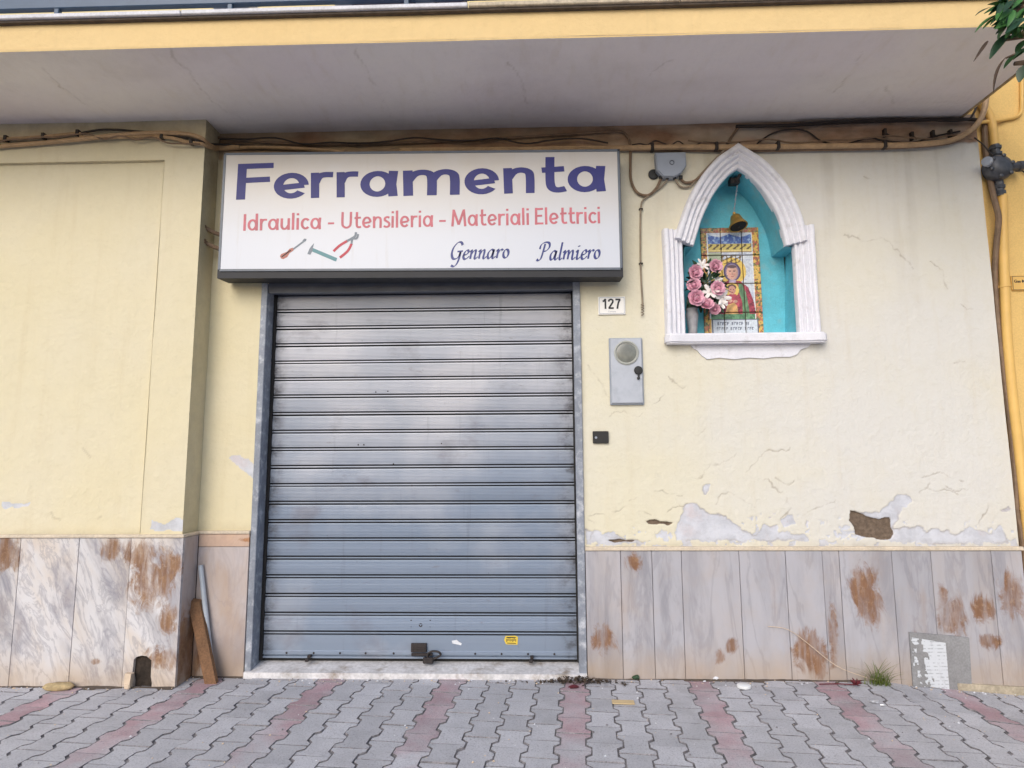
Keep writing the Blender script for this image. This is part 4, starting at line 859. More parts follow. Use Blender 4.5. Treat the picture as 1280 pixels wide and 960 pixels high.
for i in range(3):
    for j in range(4):
        g = .0015; xa, xb_, zh, zl = cx_[i] + g, cx_[i + 1] - g, cz_[j] - g, cz_[j + 1] + g
        nx, nz_ = int((xb_ - xa) / .0032) + 1, int((zh - zl) / .0032) + 1
        X, Z = np.meshgrid(np.linspace(xa, xb_, nx), np.linspace(zl, zh, nz_))
        ed = np.minimum(np.minimum(X - xa, xb_ - X), np.minimum(Z - zl, zh - Z)); yy = np.where(ed < 1e-6, .0125, np.where(ed < .004, .0012, 0)) + random.uniform(0, .0012)
        V = np.stack([X, ty + yy, Z], -1).reshape(-1, 3); idx = np.arange(nx * nz_).reshape(nz_, nx)
        q = np.stack([idx[:-1, :-1], idx[:-1, 1:], idx[1:, 1:], idx[1:, :-1]], -1).reshape(-1, 4)
        me = bpy.data.meshes.new('tile'); me.from_pydata(V.tolist(), [], q.tolist()); me.update()
        P_ = paint((X - tx0) / (tx1 - tx0) * 380, (tz1 - Z) / (tz1 - tz0) * 680).reshape(-1, 3)
        ca = me.color_attributes.new('paint', 'FLOAT_COLOR', 'POINT'); ca.data.foreach_set('color', np.concatenate([P_, np.ones((len(P_), 1))], 1).reshape(-1).astype(np.float32))
        link('tile', me, gt.mat, icon)
MB().box(tx0 + .002, tx1 - .002, NB - .006, NB - .001, tz0 + .002, tz1 - .002).build('grout', M['mortar'], icon)

# bell
bt = at(922, 262, .10); bell = empty('hanging_bell', (bt.x, .10, bt.z - .14), 'small old brass bell hanging on a chain inside the shrine arch', 'bell')
tilt = Vector((-.12, .30, 1)).normalized(); bo = Vector((bt.x, .10, bt.z - .135))
mb = MB(); mb.lathe([(.052, .012), (.066, .0), (.070, .004), (.064, .020), (.050, .045), (.042, .075), (.034, .098), (.018, .112), (.010, .118), (.012, .130), (.004, .135)], bo, tilt, 26); mb.build('bell_body', M['brass'], bell, smooth=True)
mb = MB(); mb.lathe([(.058, .002), (.046, .03), (.004, .035)], bo, tilt, 20); mb.build('bell_mouth', M['groove'], bell, fix=False)  # near-black disc paints the hollow's shade across the mouth
mb = MB(); mb.tube([bo + tilt * .05, bo - tilt * .006], [.004, .008], 8); mb.build('clapper', M['iron'], bell)
mb = MB(); a = bo + tilt * .135; b_ = at(922, 228, .09)
for k in range(8):
    s = k / 7; p = a.lerp(Vector(b_), s); mb.lathe([(.004, -.008), (.0075, 0), (.004, .008)], p, (0, 0, 1), 8)
mb.tube([a, b_], .0035, 6); mb.build('chain', M['grey_box'], bell)

# vase and flowers
vp = at(866, 418, .09); vz = op[0][1] + .003
vas = empty('flower_vase', (vp.x + .0, .09, vz), 'grey stone vase in the left corner of the shrine', 'vase')
MB().lathe([(.030, 0), (.036, .01), (.032, .05), (.040, .12), (.046, .17), (.040, .20), (.046, .215), (.040, .215), (.034, .19)], (vp.x, .09, vz), (0, 0, 1), 16).build('vase_body', M['vase'], vas, smooth=True)
bq = empty('bouquet', (vp.x, .09, vz + .2), 'bouquet of pink roses and white lilies in the left side of the shrine', 'flowers')
def petal(mb, base, d, up_, L, wd, cup, mi=0):
    d = Vector(d).normalized(); up_ = Vector(up_); sd_ = d.cross(up_).normalized(); u2 = sd_.cross(d); base = Vector(base); V_ = []
    for i in range(4):
        s = i / 3; wv = wd * (.35, .9, 1., .55)[i]
        for j in (-1, -.5, 0, .5, 1): V_.append(base + d * (L * s) + sd_ * (wv * j) + u2 * (cup * (s * s) + cup * .5 * j * j * (.3 + s)))
    mb.add(V_, [(i * 5 + j, i * 5 + j + 1, i * 5 + j + 6, i * 5 + j + 5) for i in range(3) for j in range(4)], mi)
def rose_mesh():
    mb = MB(); mb.lathe([(.002, .0), (.010, .006), (.013, .016), (.009, .026), (.003, .028)], (0, 0, .004), (0, 0, 1), 10)
    for ring, (nq, op_, L, wd) in enumerate(((4, .25, .032, .016), (5, .6, .036, .02), (6, 1.05, .042, .024), (6, 1.45, .046, .026))):
        for k in range(nq):
            an = 2 * math.pi * (k / nq) + ring * .6; o_ = Vector((math.cos(an), math.sin(an), 0)); d_ = o_ * math.sin(op_) + Vector((0, 0, 1)) * math.cos(op_)
            petal(mb, o_ * .006, d_, -o_ * math.cos(op_) + Vector((0, 0, 1)) * math.sin(op_), L, wd, .012)
    return mb
def lily_mesh():
    mb = MB(); mb.lathe([(.002, 0), (.004, .02), (.002, .03)], (0, 0, 0), (0, 0, 1), 6)
    for k in range(6):
        an = 2 * math.pi * k / 6; o_ = Vector((math.cos(an), math.sin(an), 0)); d_ = o_ * .86 + Vector((0, 0, .5))
        petal(mb, o_ * .004, d_, Vector((0, 0, 1)) - o_ * .3, .062, .015, -.012)
    return mb
def z8(x, y, Y): return at(860 + x / 5.05, 240 + y / 5.05, Y)
def face_rot(n_): return Vector(n_).to_track_quat('Z', 'Y').to_euler()
src = None
for x, y, Y, s in ((42, 510, .03, 1.12), (38, 592, .02, 1.05), (46, 672, .0, 1.25), (118, 714, .02, 1.02), (170, 472, .06, 1.05), (182, 612, .03, 1.12), (172, 742, .05, .8)):
    p = z8(x, y, Y); rt = face_rot((random.uniform(-.4, .4), -1, random.uniform(-.1, .5)))
    if src is None:
        src = rose_mesh().build('rose', M['petal'], None, (0, 0, 0), smooth=True, fix=False); src.parent = bq; src.location = Vector(p) - ORG[bq.name]; src.rotation_euler = rt; src.scale = (s,) * 3
    else: inst(src, bq, p, rt, (s,) * 3)
src = None
for x, y, Y, s in ((92, 462, .05, .85), (140, 632, .03, 1.0), (216, 668, .05, 1.0), (178, 548, .07, .8), (206, 702, .06, .8)):
    p = z8(x, y, Y); rt = face_rot((random.uniform(-.5, .5), -1, random.uniform(-.2, .5)))
    if src is None:
        src = lily_mesh().build('lily', M['lily'], None, (0, 0, 0), smooth=True, fix=False); src.parent = bq; src.location = Vector(p) - ORG[bq.name]; src.rotation_euler = rt; src.scale = (s,) * 3
    else: inst(src, bq, p, rt, (s,) * 3)
def leaf_me(name, mat, L=1., wd=.28, fold=.10, bend=.18):
    v, f = [], []; k = 7
    for i in range(k + 1):
        s = i / k; wv = wd * math.sin(math.pi * min(1, s * .92 + .04)) ** .8 * (1 - .25 * s); zb2 = -bend * s * s
        v += [(-wv, s * L, zb2 + fold * wv / wd * .6), (0, s * L, zb2), (wv, s * L, zb2 + fold * wv / wd * .6)]
    for i in range(k): f += [(3 * i, 3 * i + 1, 3 * i + 4, 3 * i + 3), (3 * i + 1, 3 * i + 2, 3 * i + 5, 3 * i + 4)]
    me = bpy.data.meshes.new(name); me.from_pydata(v, [], f); me.materials.append(mat); me.polygons.foreach_set('use_smooth', [True] * len(f)); me.update(); return me
def put_leaf(me, parent, a, b, width=1., roll=0.0, name='leaf'):
    a, b = Vector(a), Vector(b); d = b - a; L = d.length; yv = d.normalized(); up_ = Vector((0, -.5, 1)).normalized()
    xv = yv.cross(up_).normalized(); zv = xv.cross(yv); mt = Matrix((xv, yv, zv)).transposed() @ Matrix.Rotation(roll, 3, 'Y')
    o = bpy.data.objects.new(name, me); COL.objects.link(o); o.parent = parent; o.location = a - ORG[parent.name]; o.rotation_euler = mt.to_euler(); o.scale = (width, L, L); return o
lmd = leaf_me('leaf', M['leafdark'])
ctr = z8(110, 600, .09)
for k in range(85):
    an = random.uniform(0, 6.28); rr = random.uniform(.07, .13); d0 = Vector((math.cos(an) * .8, 0, math.sin(an) * 1.1)); a = Vector(ctr) + d0 * random.uniform(.02, .12) + Vector((0, random.uniform(-.05, .03), 0))
    b_ = a + Vector((d0.x * rr, random.uniform(-.05, .02), d0.z * rr - .01))
    if b_.z < vz + .03: continue
    if b_.x < op[0][0] + .01: b_.x = op[0][0] + .012
    put_leaf(lmd, bq, a, b_, rr * .95, random.uniform(-.8, .8))
mb = MB()
for k in range(7): mb.tube([(vp.x, .09, vz + .16), (vp.x + .02 * k - .03, .08, vz + .3), Vector(ctr) + Vector((random.uniform(-.06, .06), -.02, random.uniform(-.06, .1)))], .004, 5)
mb.build('stem', M['leafdark'], bq)

# ------------------------------------------------------------------ small things on the wall
def text_mesh(body, size, extrude, loc, mat, parent, bold=.0, name='lettering', sx=1.0):
    cu = bpy.data.curves.new('t', 'FONT'); cu.body = body; cu.size = size; cu.extrude = extrude; cu.offset = bold; cu.align_x = 'CENTER'; cu.align_y = 'CENTER'
    o = bpy.data.objects.new('t', cu); COL.objects.link(o); dg = bpy.context.evaluated_depsgraph_get(); me = bpy.data.meshes.new_from_object(o.evaluated_get(dg)); bpy.data.objects.remove(o)
    me.materials.clear(); me.name = name; me.transform(Matrix.Translation(loc) @ Matrix.Rotation(R(90), 4, 'X') @ Matrix.Diagonal((sx, 1, 1, 1))); return link(name, me, mat, parent)
a, b_ = at(747.5, 371, -.01), at(782, 393, -.01)
hn = empty('house_number', ((a.x + b_.x) / 2, -.002, b_.z), 'white house number plate reading 127 beside the shutter', 'number plate')
mb = MB(); mb.box(a.x, b_.x, -.012, -.001, b_.z, a.z, .002); mb.build('plate', M['plate'], hn)
mb = MB(); e = .007; w_ = .0028
for X0_, X1_, Z0_, Z1_ in ((a.x + e, b_.x - e, a.z - e - w_, a.z - e), (a.x + e, b_.x - e, b_.z + e, b_.z + e + w_), (a.x + e, a.x + e + w_, b_.z + e + w_ + .0002, a.z - e - w_ - .0002), (b_.x - e - w_, b_.x - e, b_.z + e + w_ + .0002, a.z - e - w_ - .0002)): mb.box(X0_, X1_, -.0128, -.0121, Z0_, Z1_)
mb.build('border', M['grey_box'], hn)
DG = {'1': (.52, [[(.08, .74), (.22, .80), (.31, .93)], [(.34, 0), (.34, 1)]]),
 '2': (.62, [cr([(.09, .72), (.13, .86), (.30, .93), (.47, .84), (.46, .64), (.28, .36), (.10, .09)], 5), [(.05, .075), (.56, .075)]]),
 '7': (.60, [[(.06, .92), (.55, .92)], cr([(.50, .90), (.34, .60), (.22, .0)], 5)])}
_sy = SY; SY = -.0125; mb = MB(); cw = (b_.x - a.x)
word(mb, '127', DG, (752.5, 386.2), (776.5, 386.0), .075, lambda tx, ty, s: .17, gap=.06); SY = _sy; mb.build('lettering', M['ink'], hn, fix=False)
text_mesh('Comune', .016, .0004, ((a.x + b_.x) / 2, -.0126, b_.z + .022), M['grey_box'], hn)

a, b_ = at(762, 423, -.03), at(807, 505, -.03); a2 = at(803, 423, -.03)
mx = empty('meter_box', ((a.x + b_.x) / 2, -.002, b_.z), 'grey metal meter box with round window and black lock, below the house number', 'meter box')
cx2 = (a.x + b_.x) / 2; mb = MB(); mb.box(a.x - .004, b_.x - .008, -.022, .0, b_.z - .004, a.z + .004, .004); mb.build('box_body', M['grey_box'], mx)
mb = MB(); mb.box(a.x + .004, b_.x - .016, -.034, -.0225, b_.z + .006, a.z - .003, .005); mb.build('box_door', M['meter'], mx)
p = at(783, 441, -.034); mb = MB(); mb.lathe([(.086, 0), (.088, .006), (.080, .010), (.074, .006), (.073, .001)], (p.x, -.0335, p.z), (0, -1, 0), 36); mb.build('window_rim', M['lensrim'], mx, smooth=True)
mb = MB(); mb.lathe([(.074, 0), (.06, .004), (.03, .006), (.001, .0065)], (p.x, -.0335, p.z), (0, -1, 0), 32); mb.build('window_glass', M['lens'], mx, smooth=True)
p = at(798, 463, -.04); mb = MB(); mb.lathe([(.030, 0), (.031, .008), (.026, .012), (.001, .013)], (p.x, -.0336, p.z), (0, -1, 0), 20); mb.box(p.x - .006, p.x + .008, -.044, -.036, p.z - .058, p.z - .02, .002); mb.lathe([(.011, 0), (.011, .008), (.004, .009)], (p.x - .001, -.036, p.z - .055), (0, -1, 0), 12); mb.build('lock', M['black'], mx)
a, b_ = at(741, 539, -.02), at(761, 554, -.02)
bp_ = empty('doorbell_plate', ((a.x + b_.x) / 2, 0, b_.z), 'small black rectangular plate with one screw right of the shutter', 'wall plate')
MB().box(a.x, b_.x, -.02, 0, b_.z, a.z, .003).build('plate', M['black'], bp_); p = at(745, 547, -.02); MB().lathe([(.009, 0), (.008, .003), (.003, .003)], (p.x, -.0195, p.z), (0, -1, 0), 12).build('screw', M['grey_box'], bp_)

jb = empty('junction_box', (at(838, 220, 0).x, -.002, at(838, 220, 0).z), 'grey plastic junction box under the cables beside the shrine', 'junction box')
JB = W([(819, 191), (857, 190), (858, 207), (851, 217), (843, 221), (829, 221), (821, 213)], -.06)
mb = MB(); mb.prism(JB, -.058, .0); ch = mb.build('box_body', M['grey_box'], jb); cxx = sum(q[0] for q in JB) / 7; czz = sum(q[1] for q in JB) / 7
MB().prism([(cxx + (x - cxx) * .94, czz + (z - czz) * .94) for x, z in JB], -.068, -.0582).build('lid', M['grey_box'], jb)
p = at(840, 203, -.07); mb = MB(); mb.lathe([(.018, 0), (.018, .003), (.013, .003), (.012, .0)], (p.x, -.0678, p.z), (0, -1, 0), 18); mb.build('screw_ring', M['steeldark'], jb)
mb = MB()
for px in (826, 834, 843, 851): p = at(px, 222, -.03); mb.lathe([(.014, 0), (.014, -.02), (.009, -.028)], (p.x, -.03, p.z + .012), (0, 0, 1), 10)
mb.build('gland', M['black'], jb)
p = at(817, 218, -.01); kn = MB(); kn.lathe([(.038, 0), (.040, .01), (.034, .014), (.001, .016)], (p.x, -.001, p.z), (0, -1, 0), 20); tag(kn.build('cable_grommet', M['black'], None, (p.x, 0, p.z)), 'round black grommet touching the junction box on its left', 'grommet')

# ------------------------------------------------------------------ cables and conduits
def cable(name, px, r, mat, label, cat='cable', group=None, sub=5, clips=None):
    """px: (x, y, Y) photo pixels with the depth the cable runs at"""
    pts = cr([tuple(at(x, y, Y)) for x, y, Y in px], sub)
    mb = MB(); mb.tube(pts, r, 8); base = at(*px[-1]); o = mb.build(name, mat, None, (base.x, base.y, base.z), smooth=True); tag(o, label, cat, group)
    if clips:
        for (x, y, Y) in clips:
            p = at(x, y, Y); m2 = MB(); m2.box(p.x - .012, p.x + .012, p.y - r - .006, p.y + r + .004, p.z - r - .006, p.z + r + .012, .003); m2.build('cable_clip', M['cable_dark'], o)
    return o
PYc = PY - .025
cable('conduit', [(-40, 187, PYc), (0, 183, PYc), (60, 178, PYc), (110, 173, PYc - .01), (160, 168, PYc - .012), (205, 166, PYc - .01), (236, 168, PYc - .005), (252, 173, PYc), (262, 181, -.15), (276, 183.5, -.035), (300, 184, -.03)], .016, M['cable_tan'], 'thick tan conduit arching across the top of the left pilaster and round its corner', 'conduit')
cable('conduit', [(-40, 174, PYc), (0, 174, PYc), (55, 171, PYc), (98, 167, PYc), (110, 172, PYc), (200, 171, PYc), (236, 178, PYc), (253, 180, PYc), (262, 184, -.16), (276, 186, -.03), (320, 184, -.03), (380, 186, -.03), (430, 190, -.03)], .013, M['cable_tan'], 'tan conduit running off the left pilaster down behind the sign', 'conduit', clips=[(8, 174, PYc), (55, 171, PYc), (98, 167, PYc), (203, 171, PYc), (240, 178, PYc)])
cable('cable', [(98, 167, PYc), (130, 162, PYc), (170, 164, PYc), (215, 169, PYc), (250, 176, PYc), (264, 180, -.14), (290, 181, -.03), (360, 184, -.03)], .008, M['cable_dark'], 'black cable sagging over the pilaster top beneath the balcony')
cable('cable', [(272, 172, -.02), (330, 178, -.02), (420, 181, -.02), (520, 178, -.02), (640, 172, -.02), (740, 166, -.02), (772, 164, -.02), (784, 170, -.02), (788, 184, -.02), (788, 204, -.02), (789, 226, -.02), (797, 241, -.02), (810, 244, -.02), (820, 236, -.02), (826, 224, -.03)], .010, M['cable_brown'], 'brown cable over the sign that loops down into the junction box')
cable('conduit', [(500, 188, -.03), (640, 187, -.035), (700, 186, -.035), (780, 185, -.035), (850, 184, -.045), (930, 184, -.045), (1000, 183, -.045), (1080, 182, -.045), (1140, 181, -.05), (1186, 176, -.055), (1212, 164, -.06), (1226, 148, -.06), (1232, 128, -.06), (1233, 100, -.06), (1233, 60, -.06)], .020, M['cable_tan'], 'thick tan conduit along the wall top curving up at the right corner', 'conduit', clips=[(815, 185, -.035), (895, 184, -.045), (972, 183, -.045), (1105, 182, -.045)])
cable('cable', [(790, 187.5, -.02), (880, 188, -.02), (960, 188, -.02), (1020, 187, -.022), (1080, 186, -.025), (1130, 184, -.03), (1180, 180, -.03), (1204, 172, -.03), (1216, 158, -.02)], .013, M['cable_brown'], 'brown cable just beneath the thick conduit right of the shrine')
cable('cable', [(924, 158, -.02), (914, 172, -.02), (905, 190, -.03), (892, 204, -.03), (880, 216, -.02), (868, 226, -.02), (856, 228, -.02), (850, 222, -.03)], .010, M['cable_brown'], 'cable dropping diagonally from the balcony corner to the junction box')
cable('cable', [(905, 188, -.045), (888, 205, -.02), (872, 222, -.02), (862, 233, -.02), (850, 233, -.02), (843, 222, -.03)], .007, M['cable_grey'], 'thin grey cable looping beneath the junction box towards the shrine arch')
cable('cable', [(843, 184, -.02), (932, 190, -.02), (948, 178, -.02), (965, 167, -.02), (985, 162, -.02), (1008, 164, -.02), (1026, 176, -.02), (1050, 181, -.02), (1072, 176, -.02), (1088, 172, -.02), (1105, 176, -.03), (1140, 178, -.03), (1170, 170, -.02), (1200, 164, -.02)], .006, M['cable_dark'], 'thin black cable zigzagging above the conduit right of the shrine')
cable('cable', [(920, 158, -.03), (980, 157, -.03), (1060, 153, -.03), (1120, 151, -.03), (1190, 149, -.04), (1225, 150, -.02)], .013, M['cable_dark'], 'black cable tucked in the corner under the balcony')
cable('cable', [(1000, 154, -.05), (1060, 151, -.05), (1130, 149, -.05), (1200, 151, -.05), (1216, 143, -.04), (1222, 120, -.04), (1224, 60, -.04)], .008, M['cable_dark'], 'thin black cable under the balcony turning up at its end')
cable('conduit', [(1224, 153, -.03), (1245, 151, 0), (1258, 149, .02), (1268, 147, .02), (1275, 142, .02), (1277, 132, .02), (1277, 100, .02), (1277, 40, .02), (1277, -30, .02)], .013, M['gas'], 'yellow conduit bending up the ochre wall at the right edge', 'conduit')
cable('cable', [(835, 223, -.03), (828, 232, -.02), (816, 241, -.02), (804, 250, -.02), (801, 262, -.02), (800.5, 300, -.02), (801, 340, -.02), (803, 376, -.02), (803, 384, -.02)], .0065, M['cable_grey'], 'loose grey cable hanging with a coiled end above the meter box', clips=None)
mb = MB(); p = at(803, 385, -.02); mb.tube([(p.x + .010 * math.cos(k * .9), -.02 + .008 * math.sin(k * .9), p.z + .035 - k * .0028) for k in range(34)], .003, 6)
tag(mb.build('wire_coil', M['cable_grey'], None, (p.x, -.02, p.z), smooth=True), 'coiled stripped wire at the lower end of the hanging grey cable', 'wire')
rr3 = random.Random(21)
for k, (xa, xb_, y0_, r_, mt, lb_) in enumerate(((860, 1215, 178, .006, 'cable_brown', 'thin brown cable draped on the thick conduit right of the shrine'), (275, 760, 176, .006, 'cable_dark', 'thin black cable sagging above the shop sign'), (-30, 250, 178, .006, 'cable_brown', 'thin brown cable woven through the conduits on the left pilaster'), (790, 925, 179, .005, 'cable_dark', 'thin black cable above the junction box'))):
    n_ = 14; yb = PYc - .02 if xb_ < 260 else -.05
    cable('cable', [(xa + (xb_ - xa) * i / n_, y0_ + rr3.uniform(-4, 4) - (6 * i / n_ if k == 0 else 0) - (7 * math.sin(math.pi * i / n_) if k == 2 else 0), yb) for i in range(n_ + 1)], r_, M[mt], lb_)
for px, py in ((1106, 166), (1140, 170), (1166, 168), (1188, 167)):
    p = at(px, py, -.02); mb = MB(); mb.box(p.x - .010, p.x + .010, -.034, -.001, p.z - .03, p.z + .03, .003); mb.tube([(p.x, -.03, p.z - .01), (p.x + .02, -.04, p.z - .035)], .007, 6)
    o = tag(mb.build('cable_hook', M['cable_dark'], None, (p.x, 0, p.z)), ('leftmost and tallest', 'second from left', 'third from left', 'rightmost')[(1106, 1140, 1166, 1188).index(px)] + ' of the four dark cable hooks above the tan conduit', 'cable hook', 'cable hooks above the conduit')
for px, py in ((801, 262), (801, 330)):
    p = at(px, py, -.01); mb = MB(); mb.box(p.x - .014, p.x + .014, -.028, -.001, p.z - .004, p.z + .006, .002); o = mb.build('cable_staple', M['cable_dark'], None, (p.x, 0, p.z)); tag(o, ('upper' if py < 300 else 'lower') + ' dark staple holding the hanging grey cable to the wall', 'staple')

# ------------------------------------------------------------------ gas pipe on the neighbour
gx = at(1255, 380, -.01).x; gpz = at(1247, 180, 0).z
gp = empty('gas_pipe', (gx, .03, -.1), 'yellow gas pipe with dark grey cutoff valve on the ochre wall', 'gas pipe')
Yg = -.01
PL = [at(x, y, Yg) for x, y in ((1310, 870), (1290, 710), (1281, 630), (1272, 550), (1266, 498), (1259, 423), (1255.5, 345), (1254, 300), (1253, 244))]
mb = MB(); mb.tube(cr([tuple(q) for q in PL], 4), .031, 14); vx = at(1246.5, 212, Yg).x
mb.tube(cr([(vx, Yg, at(1248, 186, 0).z), (vx, Yg, at(1248, 165, 0).z), (vx - .012, Yg, at(1245, 148, 0).z), (vx - .06, Yg, at(1239, 128, 0).z), (vx - .075, Yg, at(1238, 105, 0).z), (vx - .075, Yg, 5.4)], 4), .028, 14); mb.build('pipe', M['gas'], gp, smooth=True)
v0 = at(1246, 210, -.04); mb = MB()
for dz in (.118, .165): mb.lathe([(.034, -.014), (.042, -.010), (.042, .010), (.034, .014)], (vx, Yg, v0.z + dz), (0, 0, 1), 6)
for dz in (-.135, -.178): mb.lathe([(.034, -.014), (.040, -.010), (.040, .010), (.034, .014)], (vx, Yg, v0.z + dz), (0, 0, 1), 6)
mb.tube([(vx, Yg, v0.z + .19), (vx, Yg, v0.z - .2)], .030, 12)
mb.build('pipe_nut', M['valve'], gp)
mb = MB(); mb.lathe([(.070, -.02), (.092, .0), (.094, .05), (.080, .075), (.05, .09), (.03, .094)], (vx - .015, Yg + .01, v0.z), (0, -1, 0), 24); mb.lathe([(.03, 0), (.032, .07), (.04, .075), (.04, .10), (.02, .105)], (vx + .05, Yg - .03, v0.z + .005), (1, 0, .05), 8)
for k in range(6): mb.lathe([(.014, 0), (.014, .02), (.007, .024)], (vx - .015 + .078 * math.cos(k * 1.047 + .3), Yg - .055, v0.z + .078 * math.sin(k * 1.047 + .3)), (0, -1, 0), 6)
mb.build('valve_body', M['valve'], gp, smooth=True)
mb = MB(); mb.lathe([(.016, 0), (.016, .06), (.034, .062), (.034, .085), (.02, .09)], (vx - .09, Yg - .045, v0.z + .01), (-.7, -.7, .1), 12); mb.build('valve_knob', M['grey_box'], gp)
for py in (358, 636):
    q_ = at({358: 1256, 636: 1282}[py], py, Yg); z = q_.z; gx = q_.x; mb = MB(); mb.lathe([(.032, -.010), (.036, -.009), (.036, .009), (.032, .010)], (gx, Yg, z), (0, 0, 1), 16); mb.box(gx - .055, gx + .055, Yg + .01, .034, z - .008, z + .008); mb.build('pipe_clamp', M['gas'], gp)
cable('conduit', [(1231, 60, .0), (1232, 120, .0), (1231, 150, .01), (1231, 180, .015), (1234, 205, .012), (1238, 228, .0), (1243, 250, -.03), (1247.5, 267, -.055), (1248, 280, -.05), (1245.5, 306, -.01), (1243.5, 345, .012), (1245.5, 384, .012), (1249, 423, .012), (1254, 462, .012), (1258.5, 498, .012), (1264, 540, .012), (1269, 600, .012), (1271, 640, .012), (1277, 670, .012), (1284, 740, .012), (1294, 840, .012)], .019, M['cable_brown'], 'brown conduit weaving beside the yellow gas pipe', 'conduit')
cable('cable', [(1218, 172, -.02), (1230, 182, -.04), (1246, 200, -.05), (1262, 205, 0), (1280, 215, .02), (1310, 240, .02)], .005, M['cable_dark'], 'thin black wire crossing the gas valve onto the ochre wall')
a, b_ = at(1263, 345, .03), at(1300, 363, .03)
gs = empty('gas_plate', ((a.x + b_.x) / 2, .03, b_.z), 'small pale yellow plate with dark border beside the gas pipe', 'sign')
MB().box(a.x, b_.x, .022, .0345, b_.z, a.z, .002).build('plate', M['gas'], gs)
mb = MB(); w_ = .003
for X0_, X1_, Z0_, Z1_ in ((a.x + .004, b_.x - .004, a.z - .004 - w_, a.z - .004), (a.x + .004, b_.x - .004, b_.z + .004, b_.z + .004 + w_), (a.x + .004, a.x + .004 + w_, b_.z + .0075, a.z - .0075)): mb.box(X0_, X1_, .0212, .0219, Z0_, Z1_)
mb.build('border', M['ink'], gs)
text_mesh('Gas METANO', .030, .0004, ((a.x + b_.x) / 2 + .006, .0214, (a.z + b_.z) / 2 + .012), M['ink'], gs, .0008)

# ------------------------------------------------------------------ leaning board and tube, lump, stone
a, b_ = at(266, 850, -.13), at(243, 749, -.045)
bd = MB(); d = (Vector((b_.x, b_.y, b_.z)) - Vector((a.x, a.y, 0))); hw = .044
b0, t0 = Vector((a.x, -.15, .0)), Vector((b_.x + .012, -.075, b_.z)); s1 = Vector((hw, -.0, .0)); th_ = Vector((0, .026, .012))
bd.hull([b0 - s1, b0 + s1 * .8, t0 + s1 * .95 + Vector((0, 0, -.012)), t0 - s1 * 1., b0 - s1 + th_, b0 + s1 * .8 + th_, t0 + s1 * .95 + th_ + Vector((0, 0, -.012)), t0 - s1 + th_])
tag(bd.build('board', M['wood'], None, b0), 'brown wooden board leaning in the corner by the pilaster', 'board')
a, b_ = at(252, 706, -.035), at(267, 832, -.065)
tb = MB(); tb.tube([(b_.x, -.066, .012), (a.x, -.048, a.z)], .0165, 14, caps=True); tag(tb.build('plastic_tube', M['pvc'], None, (b_.x, -.1, 0), smooth=True), 'grey plastic tube leaning in the corner behind the wooden board', 'tube')
p = at(72, 853, -.27); lb = MB(); rr_ = random.Random(5)
bm = bmesh.new(); bmesh.ops.create_icosphere(bm, subdivisions=3, radius=1)
for v in bm.verts:
    nn = .8 + .4 * float(fbm(np.array(v.co.x * 2 + 5), np.array(v.co.y * 2 + v.co.z * 3 + 9), 3)); v.co = Vector((v.co.x * .10 * nn, v.co.y * .045 * nn, v.co.z * .026 * nn)) + Vector((p.x, -.26, .02))
lb.bm(bm); bm.free(); tag(lb.build('foam_lump', M['sponge'], None, (p.x, -.26, 0), smooth=True), 'flat tan lump of foam on the pavers at the left marble dado', 'foam lump')
p = at(161, 836, -.24); st = MB(); st.hull([(p.x - .024, -.25, .035), (p.x + .02, -.255, .03), (p.x + .024, -.25, .095), (p.x - .02, -.246, .098), (p.x - .024, -.212, .035), (p.x + .02, -.214, .03), (p.x + .024, -.215, .095), (p.x - .02, -.213, .098)])
st.box(p.x - .02, p.x + .018, -.252, -.214, .0, .034, .006)
tag(st.build('stone_chunk', M['stone'], None, (p.x, -.23, 0)), 'broken piece of pale stone left of the drain hole', 'stone')

# ------------------------------------------------------------------ cement patch and torn poster
a, b_, c_, d_ = at(1136, 790, -.03), at(1210, 797, -.03), at(1214, 862, -.03), at(1136, 852, -.03)
cpx = MB(); cpx.prism([(a.x, a.z), (a.x - .002, d_.z - .05), (c_.x, d_.z - .12), (b_.x + .004, b_.z), (b_.x - .1, b_.z + .012)], -.036, -.0265)
cpo = cpx.build('cement_patch', M['cement'], shop)
a, b_ = at(1140, 797, -.05), at(1187, 856, -.05)
nx, nz_ = 46, 60; X, Z = np.meshgrid(np.linspace(a.x, b_.x + .004, nx), np.linspace(b_.z, a.z, nz_))
sl2 = -.035 * (X - a.x) / (b_.x - a.x); uu = (X - a.x) / (b_.x - a.x); vv = (Z - b_.z) / (a.z - b_.z)
tear = fbm(X * 26, Z * 26, 4) + .30 * sst(.25, .75, uu) * 1. - .16 * (1 - sst(.0, .45, vv)) * (1 - sst(.4, .9, uu)) + .10 * sst(.45, .8, vv) - .12 * (1 - sst(0, .15, uu))
keep = tear > .46; idx = np.arange(nx * nz_).reshape(nz_, nx); k4 = keep[:-1, :-1] & keep[1:, :-1] & keep[:-1, 1:] & keep[1:, 1:]
q = np.stack([idx[:-1, :-1], idx[:-1, 1:], idx[1:, 1:], idx[1:, :-1]], -1)[k4]
V = np.stack([X, -.0385 - .003 * fbm(X * 20, Z * 20, 3), Z + sl2], -1).reshape(-1, 3)
ps = MB(); ps.add(V.tolist(), q.reshape(-1, 4).tolist())
t = NT('torn_paper'); ln_ = t.n('ShaderNodeTexWave'); ln_.wave_type = 'BANDS'; ln_.bands_direction = 'Z'; ln_.inputs['Scale'].default_value = 14; t.l(t.pos, ln_.inputs['Vector'])
